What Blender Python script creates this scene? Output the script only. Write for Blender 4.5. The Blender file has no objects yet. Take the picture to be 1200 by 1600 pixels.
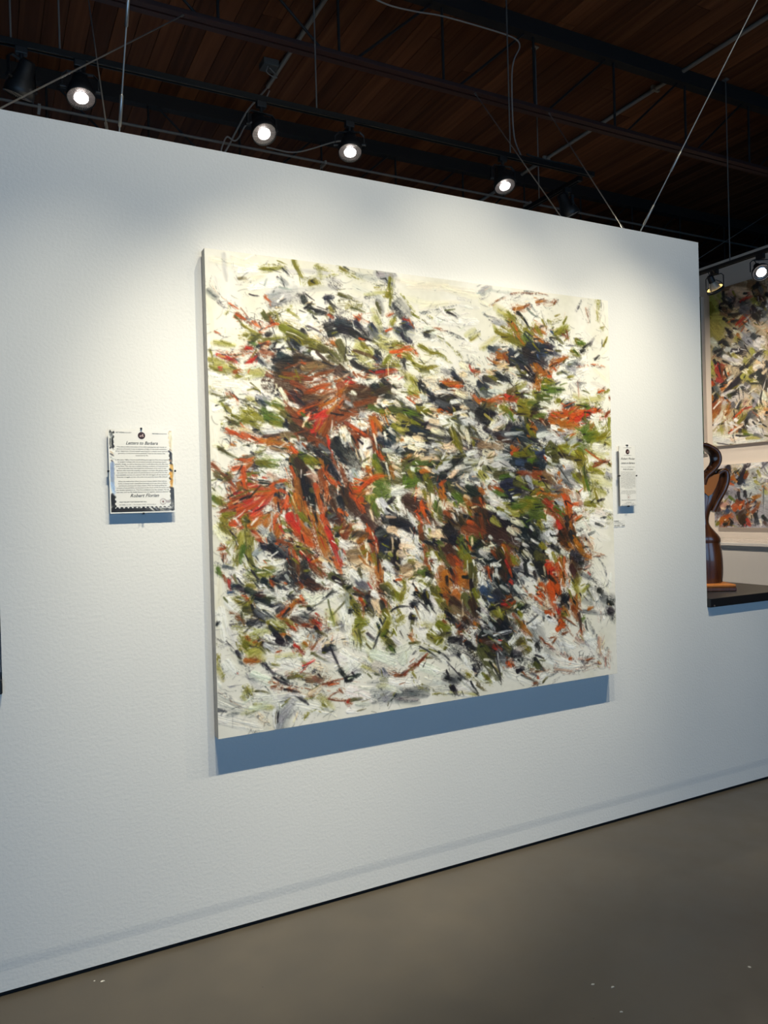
import bpy, bmesh, math, random
import numpy as np
from mathutils import Vector, Matrix

scene = bpy.context.scene
COL = scene.collection
random.seed(4)

# ------------------------------------------------------------------ camera
cam_data = bpy.data.cameras.new('camera')
cam = bpy.data.objects.new('camera', cam_data)
COL.objects.link(cam)
CAM_R = Vector((0.8874, -0.4602, -0.0275)); CAM_U = Vector((0.0274, -0.0069, 0.9996)); CAM_F = Vector((0.4602, 0.8878, -0.0065))
m = Matrix((CAM_R, CAM_U, -CAM_F)).transposed().to_4x4()
m.translation = Vector((0.0, -2.8755, 1.6))
cam.matrix_world = m
cam_data.sensor_fit = 'VERTICAL'
cam_data.sensor_height = 36.0
cam_data.lens = 36.0*1202.4/1600.0
cam_data.clip_start = 0.05
scene.camera = cam

# ------------------------------------------------------------------ colour management
scene.view_settings.view_transform = 'Standard'
scene.view_settings.look = 'None'
scene.view_settings.exposure = 0.0
scene.view_settings.gamma = 1.0
scene.view_settings.use_curve_mapping = False

# ------------------------------------------------------------------ world: overcast daylight outside the windows
world = bpy.data.worlds.new('world'); scene.world = world
world.use_nodes = True
world.node_tree.nodes['Background'].inputs[0].default_value = (0.62, 0.78, 1.0, 1)
world.node_tree.nodes['Background'].inputs[1].default_value = 0.6

# daylight entering by the big windows in the wall behind the camera, and by one at the far end of the next room
def window_light(x, y, z, w, h, rot, power):
    d = bpy.data.lights.new('window_daylight', 'AREA'); d.shape = 'RECTANGLE'; d.size = w; d.size_y = h
    d.energy = power; d.color = (0.25, 0.58, 1.0)
    o = bpy.data.objects.new('window_daylight', d); COL.objects.link(o)
    o.location = (x, y, z); o.rotation_euler = rot
    return o
WINDOWS = [(-3.6, 2.2), (0.0, 2.2), (3.6, 2.2)]
DAYLIGHT = 67.0
for wx, wz in WINDOWS:
    window_light(wx, -8.9, wz, 2.6, 2.6, (math.radians(90), 0, 0), DAYLIGHT)
window_light(2.0, 10.8, 2.2, 4.0, 2.4, (math.radians(90), 0, math.radians(180)), 12.0)

# ------------------------------------------------------------------ materials
MATS = {}
def mat(name, col, rough=.6, metal=0., spec=.5, emit=None, estr=0., coat=0.):
    if name in MATS: return MATS[name]
    mt = bpy.data.materials.new(name); mt.use_nodes = True
    b = mt.node_tree.nodes['Principled BSDF']
    b.inputs['Base Color'].default_value = (*col, 1); b.inputs['Roughness'].default_value = rough
    b.inputs['Metallic'].default_value = metal; b.inputs['Specular IOR Level'].default_value = spec
    b.inputs['Coat Weight'].default_value = coat
    if emit: b.inputs['Emission Color'].default_value = (*emit, 1); b.inputs['Emission Strength'].default_value = estr
    MATS[name] = mt
    return mt
def nodes(mt):
    nt = mt.node_tree
    return nt, nt.nodes['Principled BSDF'], (lambda t, **k: mk(nt, t, **k)), nt.links.new
def mk(nt, t, **k):
    n = nt.nodes.new(t)
    for a, v in k.items():
        if a.startswith('i_'):
            n.inputs[a[2:].replace('_', ' ')].default_value = v
        else: setattr(n, a, v)
    return n
def ramp(nt, fac, stops):
    r = nt.nodes.new('ShaderNodeValToRGB'); e = r.color_ramp.elements
    while len(e) < len(stops): e.new(.5)
    for el, (p, c) in zip(e, stops): el.position = p; el.color = (*c, 1)
    nt.links.new(fac, r.inputs[0]); return r

def wall_paint(name, col, bump=.22):
    mt = mat(name, col, .62, spec=.3); nt, b, N, L = nodes(mt)
    tc = N('ShaderNodeTexCoord')
    n1 = N('ShaderNodeTexNoise', i_Scale=95., i_Detail=3.); L(tc.outputs['Object'], n1.inputs['Vector'])
    n2 = N('ShaderNodeTexNoise', i_Scale=1.7, i_Detail=4.); L(tc.outputs['Object'], n2.inputs['Vector'])
    r = ramp(nt, n2.outputs['Fac'], [(.3, tuple(c*.975 for c in col)), (.7, col)]); L(r.outputs[0], b.inputs['Base Color'])
    bp = N('ShaderNodeBump', i_Strength=bump, i_Distance=.004); L(n1.outputs['Fac'], bp.inputs['Height']); L(bp.outputs[0], b.inputs['Normal'])
    return mt
M_WALL = wall_paint('white_wall_paint', (.80, .80, .80))
M_SIDEWALL = wall_paint('cream_wall_paint', (.72, .64, .56))
M_DARKWALL = wall_paint('dark_wall_paint', (.05, .045, .045))

def concrete():
    mt = mat('polished_concrete', (.15, .13, .11), .42, spec=.45); nt, b, N, L = nodes(mt)
    tc = N('ShaderNodeTexCoord')
    n1 = N('ShaderNodeTexNoise', i_Scale=.9, i_Detail=6., i_Roughness=.55); L(tc.outputs['Object'], n1.inputs['Vector'])
    n2 = N('ShaderNodeTexNoise', i_Scale=7., i_Detail=5.); L(tc.outputs['Object'], n2.inputs['Vector'])
    r1 = ramp(nt, n1.outputs['Fac'], [(.3, (.072, .063, .053)), (.55, (.092, .080, .066)), (.75, (.116, .100, .081))])
    mx = N('ShaderNodeMixRGB', blend_type='MULTIPLY', i_Fac=.35); L(r1.outputs[0], mx.inputs[1])
    r2 = ramp(nt, n2.outputs['Fac'], [(.3, (.72, .72, .72)), (.7, (1, 1, 1))]); L(r2.outputs[0], mx.inputs[2])
    # paint flecks and grit trodden into the slab
    v = N('ShaderNodeTexVoronoi', i_Scale=5.5); L(tc.outputs['Object'], v.inputs['Vector'])
    f = ramp(nt, v.outputs['Distance'], [(.012, (1, 1, 1)), (.022, (0, 0, 0))])
    m2 = N('ShaderNodeMixRGB'); L(f.outputs[0], m2.inputs[0]); L(mx.outputs[0], m2.inputs[1]); m2.inputs[2].default_value = (.05, .045, .04, 1)
    v2 = N('ShaderNodeTexVoronoi', i_Scale=1.9); L(tc.outputs['Object'], v2.inputs['Vector'])
    f2 = ramp(nt, v2.outputs['Distance'], [(.007, (1, 1, 1)), (.012, (0, 0, 0))])
    m3 = N('ShaderNodeMixRGB'); L(f2.outputs[0], m3.inputs[0]); L(m2.outputs[0], m3.inputs[1]); m3.inputs[2].default_value = (.7, .69, .66, 1)
    L(m3.outputs[0], b.inputs['Base Color'])
    rr = ramp(nt, n2.outputs['Fac'], [(.3, (.30, .30, .30)), (.7, (.46, .46, .46))]); L(rr.outputs[0], b.inputs['Roughness'])
    bp = N('ShaderNodeBump', i_Strength=.05, i_Distance=.01); L(n2.outputs['Fac'], bp.inputs['Height']); L(bp.outputs[0], b.inputs['Normal'])
    return mt
M_FLOOR = concrete()

def plank_wood():
    mt = mat('stained_deck_boards', (.09, .04, .02), .75, spec=.15); nt, b, N, L = nodes(mt)
    tc = N('ShaderNodeTexCoord'); oi = N('ShaderNodeObjectInfo')
    mp = N('ShaderNodeMapping'); mp.inputs['Scale'].default_value = (18, .7, 18); L(tc.outputs['Object'], mp.inputs['Vector'])
    ad = N('ShaderNodeVectorMath', operation='ADD'); L(mp.outputs[0], ad.inputs[0])
    sc = N('ShaderNodeMath', operation='MULTIPLY'); L(oi.outputs['Random'], sc.inputs[0]); sc.inputs[1].default_value = 57.
    L(sc.outputs[0], ad.inputs[1])
    n = N('ShaderNodeTexNoise', i_Scale=1., i_Detail=5., i_Distortion=.6); L(ad.outputs[0], n.inputs['Vector'])
    r = ramp(nt, n.outputs['Fac'], [(.25, (.090, .034, .016)), (.6, (.165, .066, .031)), (.8, (.21, .092, .045))])
    r2 = ramp(nt, oi.outputs['Random'], [(0, (.55, .52, .50)), (1, (1.2, 1.15, 1.05))])
    mx = N('ShaderNodeMixRGB', blend_type='MULTIPLY', i_Fac=1.); L(r.outputs[0], mx.inputs[1]); L(r2.outputs[0], mx.inputs[2])
    L(mx.outputs[0], b.inputs['Base Color'])
    return mt
M_PLANK = plank_wood()
M_JOIST = mat('red_oxide_joist_steel', (.050, .018, .014), .6)
M_WEB = mat('dark_joist_web_steel', (.012, .010, .010), .6)
M_TOPCHORD = mat('dark_top_chord', (.012, .008, .007), .8)
M_CONDUIT = mat('galvanised_conduit', (.30, .28, .25), .5, metal=.3)
M_ROD = mat('steel_rod', (.22, .21, .20), .45, metal=.6)
M_WIRE = mat('steel_wire', (.36, .35, .34), .4, metal=.7)
M_HARD = mat('zinc_hardware', (.42, .41, .40), .35, metal=.8)
M_BLACK = mat('black_metal', (.008, .009, .011), .45)
M_TRACK = mat('black_track', (.006, .007, .008), .35)
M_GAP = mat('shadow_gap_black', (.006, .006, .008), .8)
M_COUNTER = mat('black_counter', (.010, .010, .012), .38, spec=.5)
M_CANVAS_EDGE = mat('primed_canvas_edge', (.50, .48, .45), .8)
M_PINE = mat('pine_stretcher', (.35, .22, .11), .7)
M_LENS = mat('lamp_lit_lens', (1, 1, 1), .3, emit=(1, .97, .93), estr=26.)
M_REFL = mat('ribbed_reflector', (.62, .58, .58), .34, metal=.7)
M_GOLD = mat('lamp_gold_spill_glow', (.9, .7, .3), .3, metal=.6, emit=(1., .72, .25), estr=1.6)  # emission stands in for the bulb's spill light on the gold ring
M_CABLE = mat('grey_cable', (.26, .24, .22), .6)
M_BCABLE = mat('black_cable', (.012, .012, .012), .6)
M_PAPER = mat('white_paper', (.84, .83, .81), .7)
M_INK = mat('black_ink', (.02, .02, .022), .7)
M_INKGREY = mat('grey_ink', (.10, .10, .11), .7)
M_LOGO = mat('maroon_logo_ink', (.035, .010, .012), .6)
M_PINK = mat('pink_logo_ink', (.75, .55, .52), .6)
M_STAMP = mat('sepia_stamp_ink', (.30, .17, .15), .7)
M_FOOT = mat('window_frame_paint', (.30, .30, .32), .5)

def clear_glass():
    mt = bpy.data.materials.new('clear_glass'); mt.use_nodes = True
    nt = mt.node_tree; nt.nodes.remove(nt.nodes['Principled BSDF'])
    t = nt.nodes.new('ShaderNodeBsdfTransparent'); g = nt.nodes.new('ShaderNodeBsdfGlossy'); g.inputs['Roughness'].default_value = .12
    x = nt.nodes.new('ShaderNodeMixShader'); x.inputs[0].default_value = .012
    nt.links.new(t.outputs[0], x.inputs[1]); nt.links.new(g.outputs[0], x.inputs[2])
    nt.links.new(x.outputs[0], nt.nodes['Material Output'].inputs[0])
    return mt
M_GLASS = clear_glass()

def carved_wood():
    mt = mat('polished_carved_wood', (.16, .055, .02), .24, spec=.5, coat=.4); nt, b, N, L = nodes(mt)
    tc = N('ShaderNodeTexCoord')
    mp = N('ShaderNodeMapping'); mp.inputs['Scale'].default_value = (26, 26, 3); L(tc.outputs['Object'], mp.inputs['Vector'])
    n = N('ShaderNodeTexNoise', i_Scale=1., i_Detail=5., i_Distortion=1.2); L(mp.outputs[0], n.inputs['Vector'])
    r = ramp(nt, n.outputs['Fac'], [(.3, (.045, .013, .006)), (.55, (.090, .030, .011)), (.75, (.14, .050, .017))]); L(r.outputs[0], b.inputs['Base Color'])
    return mt
M_CARVED = carved_wood()
M_HONEY = mat("honey_wood", (.44, .15, .03), .5, spec=.3)

def gloss_white():
    mt = mat('gloss_white_laminate', (.74, .69, .64), .10, spec=.5); nt, b, N, L = nodes(mt)
    tc = N('ShaderNodeTexCoord')
    mp = N('ShaderNodeMapping'); mp.inputs['Scale'].default_value = (1, 5, 1.2); L(tc.outputs['Object'], mp.inputs['Vector'])
    n = N('ShaderNodeTexNoise', i_Scale=2.2, i_Detail=1.); L(mp.outputs[0], n.inputs['Vector'])
    bp = N('ShaderNodeBump', i_Strength=.5, i_Distance=.02); L(n.outputs['Fac'], bp.inputs['Height']); L(bp.outputs[0], b.inputs['Normal'])
    return mt
M_GLOSS = gloss_white()

def painted(name, rough=.5):
    mt = mat(name, (.8, .8, .8), rough, spec=.35); nt, b, N, L = nodes(mt)
    a = N('ShaderNodeVertexColor', layer_name='paint'); L(a.outputs['Color'], b.inputs['Base Color'])
    tc = N('ShaderNodeTexCoord'); n = N('ShaderNodeTexNoise', i_Scale=420., i_Detail=2.); L(tc.outputs['Object'], n.inputs['Vector'])
    bp = N('ShaderNodeBump', i_Strength=.12, i_Distance=.001); L(n.outputs['Fac'], bp.inputs['Height']); L(bp.outputs[0], b.inputs['Normal'])
    return mt
M_OIL = painted('oil_paint')
M_PRINT = painted('printed_paper', .6)

# ------------------------------------------------------------------ mesh helpers
class MB:
    """Collects shapes in world space; build() links them as ONE mesh object."""
    def __init__(s): s.v = []; s.f = []; s.smooth = []
    def add(s, vs, fs, smooth=False):
        o = len(s.v); s.v += [tuple(v) for v in vs]; s.f += [tuple(i+o for i in f) for f in fs]; s.smooth += [smooth]*len(fs); return s
    def box(s, x0, x1, y0, y1, z0, z1, ch=0.):
        if ch <= 0:
            v = [(x, y, z) for z in (z0, z1) for y in (y0, y1) for x in (x0, x1)]
            return s.add(v, [(0, 2, 3, 1), (4, 5, 7, 6), (0, 1, 5, 4), (2, 6, 7, 3), (0, 4, 6, 2), (1, 3, 7, 5)])
        bm = bmesh.new(); bmesh.ops.create_cube(bm, size=1.)
        for v in bm.verts: v.co = Vector(((x0+x1)/2+v.co.x*(x1-x0), (y0+y1)/2+v.co.y*(y1-y0), (z0+z1)/2+v.co.z*(z1-z0)))
        bmesh.ops.bevel(bm, geom=bm.edges[:], offset=ch, segments=2, affect='EDGES', profile=.5)
        bm.verts.index_update(); s.add([v.co for v in bm.verts], [[v.index for v in f.verts] for f in bm.faces]); bm.free(); return s
    def tube(s, pts, r, n=10, caps=True, smooth=True):
        pts = [Vector(p) for p in pts]; rr = r if isinstance(r, (list, tuple)) else [r]*len(pts)
        vs, fs = [], []; side = None
        for i, p in enumerate(pts):
            t = (pts[min(i+1, len(pts)-1)]-pts[max(i-1, 0)]).normalized()
            if side is None: side = t.orthogonal().normalized()
            side = (side-t*side.dot(t)).normalized(); up = t.cross(side)
            vs += [p+(side*math.cos(a)+up*math.sin(a))*rr[i] for a in [2*math.pi*j/n for j in range(n)]]
        for i in range(len(pts)-1):
            for j in range(n):
                a, b = i*n+j, i*n+(j+1) % n; fs.append((a, b, b+n, a+n))
        s.add(vs, fs, smooth)
        if caps: s.add(vs[:n], [tuple(range(n))[::-1]]); s.add(vs[-n:], [tuple(range(n))])
        return s
    def lathe(s, o, axis, prof, n=32, smooth=True, caps=(False, False)):
        """prof: (distance along axis, radius)"""
        o = Vector(o); ax = Vector(axis).normalized(); e = ax.orthogonal().normalized(); f = ax.cross(e)
        vs, fs = [], []
        for d, r in prof: vs += [o+ax*d+(e*math.cos(a)+f*math.sin(a))*r for a in [2*math.pi*j/n for j in range(n)]]
        for i in range(len(prof)-1):
            for j in range(n):
                a, b = i*n+j, i*n+(j+1) % n; fs.append((a, b, b+n, a+n))
        s.add(vs, fs, smooth)
        if caps[0]: s.add(vs[:n], [tuple(range(n))[::-1]])
        if caps[1]: s.add(vs[-n:], [tuple(range(n))])
        return s
    def obox(s, o, ex, ey, ez):
        """box with half-extent vectors"""
        o, ex, ey, ez = map(Vector, (o, ex, ey, ez))
        v = [o+ex*a+ey*b+ez*c for c in (-1, 1) for b in (-1, 1) for a in (-1, 1)]
        return s.add(v, [(0, 2, 3, 1), (4, 5, 7, 6), (0, 1, 5, 4), (2, 6, 7, 3), (0, 4, 6, 2), (1, 3, 7, 5)])
    def loft(s, rings, smooth=True, caps=True):
        n = len(rings[0]); vs = [p for r in rings for p in r]; fs = []
        for i in range(len(rings)-1):
            for j in range(n):
                a, b = i*n+j, i*n+(j+1) % n; fs.append((a, b, b+n, a+n))
        s.add(vs, fs, smooth)
        if caps: s.add(rings[0], [tuple(range(n))[::-1]]); s.add(rings[-1], [tuple(range(n))])
        return s
    def build(s, name, material, parent=None, origin=None):
        me = bpy.data.meshes.new(name)
        o = bpy.data.objects.new(name, me); COL.objects.link(o)
        if parent:
            o.parent = parent; og = worldloc(parent)
        else:
            og = Vector(origin) if origin else Vector((0, 0, 0)); o.location = og
        me.from_pydata([Vector(v)-og for v in s.v], [], s.f); me.materials.append(material)
        for p, sm in zip(me.polygons, s.smooth): p.use_smooth = sm
        bm = bmesh.new(); bm.from_mesh(me); bmesh.ops.recalc_face_normals(bm, faces=bm.faces); bm.to_mesh(me); bm.free()
        return o
def worldloc(o):
    v = Vector(o.location)
    while o.parent: o = o.parent; v += Vector(o.location)
    return v
def tag(o, label, cat, group=None):
    o['label'] = label; o['category'] = cat
    if group: o['group'] = group
    return o
def thing(name, label, cat, loc, group=None):
    e = bpy.data.objects.new(name, None); e.empty_display_size = .1; COL.objects.link(e); e.location = loc
    return tag(e, label, cat, group)
def struct(o): o['kind'] = 'structure'; return o
def bez(pts, n=10):
    """Catmull-Rom through the points"""
    P = [Vector(p) for p in pts]; P = [2*P[0]-P[1]]+P+[2*P[-1]-P[-2]]; out = []
    for i in range(1, len(P)-2):
        for j in range(n):
            t = j/n; a, b, c, d = P[i-1], P[i], P[i+1], P[i+2]
            out.append(.5*((2*b)+(c-a)*t+(2*a-5*b+4*c-d)*t*t+(3*b-a-3*c+d)*t**3))
    return out+[P[-2]]
CY = 2.8755                      # distance from the camera to the partition

# ------------------------------------------------------------------ the room
WX0, WX1, WZ = .036, 3.43, 2.97
struct(MB().box(-6, 10, -9, 11, -.12, 0).build('floor', M_FLOOR))
def partition(x0, x1, ztop, depth):
    # the foot of the board steps back a few millimetres, and the whole panel stands clear of the floor
    prof = [(0, ztop), (0, .122), (.0006, .110), (.0018, .094), (.0024, .084), (.0024, .016), (depth, .016), (depth, ztop)]
    mb = MB(); n = len(prof)
    vs = [(x, y, z) for x in (x0, x1) for y, z in prof]
    mb.add(vs, [(i, (i+1) % n, (i+1) % n+n, i+n) for i in range(n)]); mb.add(vs[:n], [tuple(range(n))]); mb.add(vs[n:], [tuple(range(n))[::-1]])
    return mb
struct(partition(WX0, WX1, WZ, .14).build('wall_front', M_WALL))
struct(partition(WX1, 4.17, 1.0135, .56).build('wall_right_low', M_WALL))
struct(partition(-.70, WX0, 1.0135, .56).build('wall_left_low', M_WALL))
struct(MB().box(-.70, 4.17, .012, .13, 0, .016).build('gap_shade_1', M_GAP))  # black strip standing in for the shade in the gap under the panels
struct(MB().box(6.5, 6.64, -1.2, 9, 0, 3.93).build('wall_right', M_SIDEWALL))
struct(MB().box(10, 10.15, -9, 11, 0, 5.12).build('wall_far_right', M_DARKWALL))
struct(MB().box(-6.15, -6, -9, 11, 0, 5.12).build('wall_left', M_DARKWALL))
back = MB(); 
for a in [(-6, 0, 0, 5.1), (4, 10, 0, 5.1), (0, 4, 0, 1), (0, 4, 3.4, 5.1)]: back.box(a[0], a[1], 11, 11.15, a[2], a[3])
struct(back.build('wall_back', M_DARKWALL))
rear = MB(); xs = [-6]+[v for wx, _ in WINDOWS for v in (wx-1.3, wx+1.3)]+[10]
for i in range(0, len(xs), 2): rear.box(xs[i], xs[i+1], -9.15, -9, 0, 5.12)
for wx, wz in WINDOWS: rear.box(wx-1.3, wx+1.3, -9.15, -9, 0, wz-1.3); rear.box(wx-1.3, wx+1.3, -9.15, -9, wz+1.3, 5.12)
struct(rear.build('wall_rear', M_DARKWALL))
def window(n, x0, x1, y, z0, z1):
    fr = MB(); w = .06
    for a in [(x0, x0+w, z0, z1), (x1-w, x1, z0, z1), (x0+w, x1-w, z0, z0+w), (x0+w, x1-w, z1-w, z1), ((x0+x1)/2-w/2, (x0+x1)/2+w/2, z0+w, z1-w)]:
        fr.box(a[0], a[1], y-.04, y+.04, a[2], a[3])
    o = struct(fr.build('window_%d' % n, M_FOOT))
    MB().box(x0+w, (x0+x1)/2-w/2, y-.004, y+.004, z0+w, z1-w).build('pane', M_GLASS, o)
    MB().box((x0+x1)/2+w/2, x1-w, y-.004, y+.004, z0+w, z1-w).build('pane', M_GLASS, o)
for i, (wx, wz) in enumerate(WINDOWS): window(i+1, wx-1.3, wx+1.3, -9.07, wz-1.3, wz+1.3)
window(4, 0, 4, 11.07, 1, 3.4)

# ceiling: roof deck of single boards, and open-web joists under it
DECK = 5.04
ceil = struct(MB().box(-6.15, 10.15, -9.15, 11.15, DECK+.026, DECK+.14).build('ceiling', M_TOPCHORD))
pb = MB().box(-.0735, .0735, -5, 5, 0, .026, .002)
plank0 = pb.build('plank', M_PLANK, ceil); nplank = 0
for i in range(107):
    x = -6+.0735+i*.15; off = (i*37 % 11)/11*3-1.5
    for y0, y1 in ((-9, off+1.), (off+1.004, 11)):
        o = plank0 if nplank == 0 else plank0.copy()
        if nplank: COL.objects.link(o); o.parent = ceil
        o.location = (x, (y0+y1)/2, DECK); o.scale = (1, (y1-y0)/10, 1); nplank += 1

ZB, ZT = 4.40, 4.93
def joist(y, label, x0=-5.9, x1=9.9, webs=True):
    t = thing('roof_joist', label, 'joist', (2, y, ZB), 'open-web roof joists under the board deck')
    c = MB()
    for s in (-1, 1):
        a = y+s*.008; b = y+s*.050
        c.box(x0, x1, min(a, b), max(a, b), ZB-.004, ZB+.006)
        c.box(x0, x1, min(a, a+s*.007), max(a, a+s*.007), ZB+.006, ZB+.045)
    c.build('bottom_chord', M_JOIST, t)
    MB().box(x0, x1, y-.04, y+.04, ZT, DECK-.001).build('top_chord', M_TOPCHORD, t)
    mid = 2.0416
    for n in range(-9, 10):
        X = mid+.766*n
        if not x0 < X < x1: continue
        MB().tube([(X, y, ZB+.005), (X, y, ZT+.01)], .0095, 8).build('web_post', M_WEB, t)
        if n >= 0 and X+.7 < x1: MB().tube([(X+.09, y, ZB+.01), (X+.69, y, ZT+.01)], .0085, 8).build('web_diagonal', M_WEB, t)
        if n <= 0 and X-.7 > x0: MB().tube([(X-.09, y, ZB+.01), (X-.69, y, ZT+.01)], .0085, 8).build('web_diagonal', M_WEB, t)
    return t
J0, J1, J2 = -.59, 4.375-CY, 6.46-CY
joist(J1, 'dark red open-web roof joist just behind the white partition')
joist(J2, 'dark open-web roof joist beyond the track lights')
joist(J0, 'dark red open-web roof joist over the front of the partition')
joist(J0-2.09, 'dark red open-web roof joist second in front of the partition')
joist(J2+2.09, 'dark open-web roof joist farthest behind the partition')

# ------------------------------------------------------------------ pipes, conduits and cables on the ceiling
def conduit(X, y0, y1, label, g):
    t = thing('conduit', label, 'conduit', (X, (y0+y1)/2, DECK), g)
    MB().tube([(X, y0, DECK-.022), (X, y1, DECK-.022)], .017, 10).build('pipe', M_CONDUIT, t)
    y = y0+.7
    while y < y1:
        MB().box(X-.04, X+.04, y-.012, y+.012, DECK-.041, DECK-.001).build('pipe_strap', M_CONDUIT, t); y += 1.4
conduit(2.12, -.35, 3.05, 'grey conduit with junction box clipped along the ceiling boards', 'conduits along the ceiling boards')
conduit(5.05, -.35, 8., 'long pale conduit clipped along the ceiling boards', 'conduits along the ceiling boards')
jb = thing('junction_box', 'small grey junction box with a loop of wire on the ceiling boards', 'junction box', (2.03, 5.63-CY, DECK))
MB().box(1.97, 2.09, 5.57-CY, 5.69-CY, DECK-.05, DECK-.001, .004).build('box_body', mat('grey_box', (.10, .10, .095), .5, metal=.4), jb)
MB().tube(bez([(2.01, 5.60-CY, DECK-.05), (1.99, 5.57-CY, DECK-.12), (2.06, 5.56-CY, DECK-.15), (2.07, 5.60-CY, DECK-.10), (2.03, 5.62-CY, DECK-.05)], 6), .004, 6).build('wire_loop', M_CABLE, jb)
yp = J2-.10
pip = thing('sprinkler_pipe', 'thin grey pipe running along the joist beyond the partition', 'pipe', (2, yp, 4.69))
MB().tube([(-4, yp, 4.705), (9, yp, 4.705)], .011, 10).build('pipe', mat('dull_pipe', (.16, .15, .14), .6), pip)
for X in (-2.5, .45, 2.8, 5.1): MB().box(X-.010, X+.010, yp-.014, J2, 4.692, 4.722).build('pipe_strap', M_CONDUIT, pip)
def cable(name, pts, r, m, label, n=8):
    return tag(MB().tube(bez(pts, n), r, 8).build(name, m, None, pts[0]), label, 'cable')
cable('cable', [(2.12, 3.06, DECK-.022), (2.09, 3.18, DECK-.05), (2.02, 3.28, 4.91), (1.93, 3.32, 4.74), (1.86, 3.33, 4.60), (1.80, 3.34, 4.50)], .0075, M_CABLE, 'pale cable hanging from the end of the ceiling conduit')
cable('cable', [(2.16, 3.12, DECK-.01), (2.14, 3.25, 4.96), (2.09, 3.30, 4.86), (2.01, 3.31, 4.80), (1.95, 3.30, 4.69), (1.90, 3.28, 4.64), (1.84, 3.28, 4.66), (1.80, 3.28, 4.58), (1.78, 3.28, 4.50)], .0065, M_CABLE, 'looser pale cable looping beside the hanging one')
yj = 4.25-CY
cable('cable', [(2.05, yj, 4.80), (2.30, yj, 4.749), (2.51, yj, 4.757), (2.725, yj, 4.783), (3.03, yj, 4.793), (3.29, yj, 4.790), (3.354, yj, 4.746), (3.30, yj, 4.632), (3.263, yj-.02, 4.47), (3.245, yj-.05, 4.10), (3.235, 1.235, 3.90)], .005, M_CABLE, 'grey cable draped along the joist and down to the light track')
cable('cable', [(3.25, 1.20, 3.91), (3.30, 1.20, 3.905), (3.42, 1.20, 3.90), (3.6, 1.20, 3.905), (3.75, 1.2, 3.90)], .007, M_BCABLE, 'black cable lying on the end of the light track')
cable('cable', [(2.25, J2-.1, 4.74), (2.5, J2-.16, 4.72), (2.85, J2-.2, 4.86), (2.95, J2-.2, 4.88)], .007, M_CABLE, 'thin pale cable curling up from the grey pipe')

# ------------------------------------------------------------------ guy wires and hanger rods
def guy(a, b, label, buckles=(), hook=True):
    a, b = Vector(a), Vector(b); d = (b-a).normalized()
    t = thing('guy_wire', label, 'wire', a, 'steel guy wires bracing the partition')
    MB().tube([a, b], .0032, 8).build('wire', M_WIRE, t)
    for s in buckles:
        c = a+d*s
        k = MB().tube([c-d*.055, c-d*.05, c+d*.05, c+d*.055], [.003, .0062, .0062, .003], 8); k.build('turnbuckle', M_HARD, t)
    if hook:
        MB().tube([b-d*.05, b-d*.045, b+d*.004, b+d*.01], [.003, .006, .006, .003], 8).build('wire_clip', M_HARD, t)
        c = a+d*.03
        MB().tube([a-d*.0, c], [.010, .006], 8).build('eye_bolt', M_HARD, t)
guy((.473, .07, WZ), (.525, J0, ZB), 'steel guy wire with turnbuckle rising from the partition near its framed letter', (.10, .42))
guy((.44, .09, WZ), (.558, J1-.03, ZB), 'steel guy wire slanting back from the partition behind its framed letter', (.12,))
guy((3.06, .07, WZ), (3.52, J0, ZB), 'steel guy wire with long turnbuckle rising from the partition by the sculpture', (.12, .40))
guy((3.02, .09, WZ), (3.674, J1-.03, ZB), 'steel guy wire slanting back from the partition top towards the sculpture end', (.10,))
guy((.05, .05, WZ), (1.07, J1-.03, ZB), 'long steel guy wire crossing in front of a lit track head')
guy((2.62, .10, WZ), (3.036, J1-.03, ZB), 'steel guy wire falling from the joist past a lit track head')
guy((5.96, 5-CY, 3.83), (6.97, 5-CY, 4.40), 'thin steel wire slanting up over the cream wall', (), False)
def rod(X, y, z0, z1, label):
    t = thing('hanger_rod', label, 'rod', (X, y, z0), 'rods hanging the light tracks')
    MB().tube([(X, y, z0), (X, y, z1)], .0048, 8).build('rod', M_ROD, t)
    MB().box(X-.022, X+.022, y-.022, y+.022, z1-.012, z1, .003).build('ceiling_plate', M_HARD, t)
TY, TZ = 4.0755-CY, 3.872
for X, w in ((.172, 'above the unlit head at the partition end'), (.389, 'just before the first lit head'), (1.75, 'between two lit heads'), (3.116, 'with a cable strapped to it')):
    rod(X, TY, TZ+.014, DECK-.001, 'thin steel rod hanging the long black track '+w)
rod(3.78, 1.73, TZ+.014, DECK-.001, 'thin steel rod hanging the short crosswise track')
rod(5.5, 4.30-CY, 3.53+.014, DECK-.001, 'thin steel rod hanging the track before the cream wall')

# ------------------------------------------------------------------ light tracks
def track(p0, p1, label):
    p0, p1 = Vector(p0), Vector(p1); d = (p1-p0).normalized(); s = Vector((-d.y, d.x, 0)); L = (p1-p0).length; c = (p0+p1)/2
    t = thing('light_track', label, 'light track', c, 'black light tracks')
    b = MB()
    b.obox(c+Vector((0, 0, .009)), d*L/2, s*.0175, Vector((0, 0, .005)))
    for k in (-1, 1): b.obox(c+s*k*.0145-Vector((0, 0, .005)), d*L/2, s*.003, Vector((0, 0, .009)))
    b.build('track_channel', M_TRACK, t)
    for k in (-1, 1): MB().obox(c+s*k*.010-Vector((0, 0, .002)), d*L/2, s*.0012, Vector((0, 0, .003))).build('conductor', M_ROD, t)
    for k, e in ((-1, p0), (1, p1)): MB().obox(e+d*k*.012, d*.012, s*.019, Vector((0, 0, .016))).build('end_cap', M_BLACK, t)
track((-2.4, TY, TZ), (3.80, TY, TZ), 'long black light track hung behind the top of the partition')
track((3.78, 1.30, TZ), (3.78, 2.9, TZ), 'short black light track running crosswise behind the partition')
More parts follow.
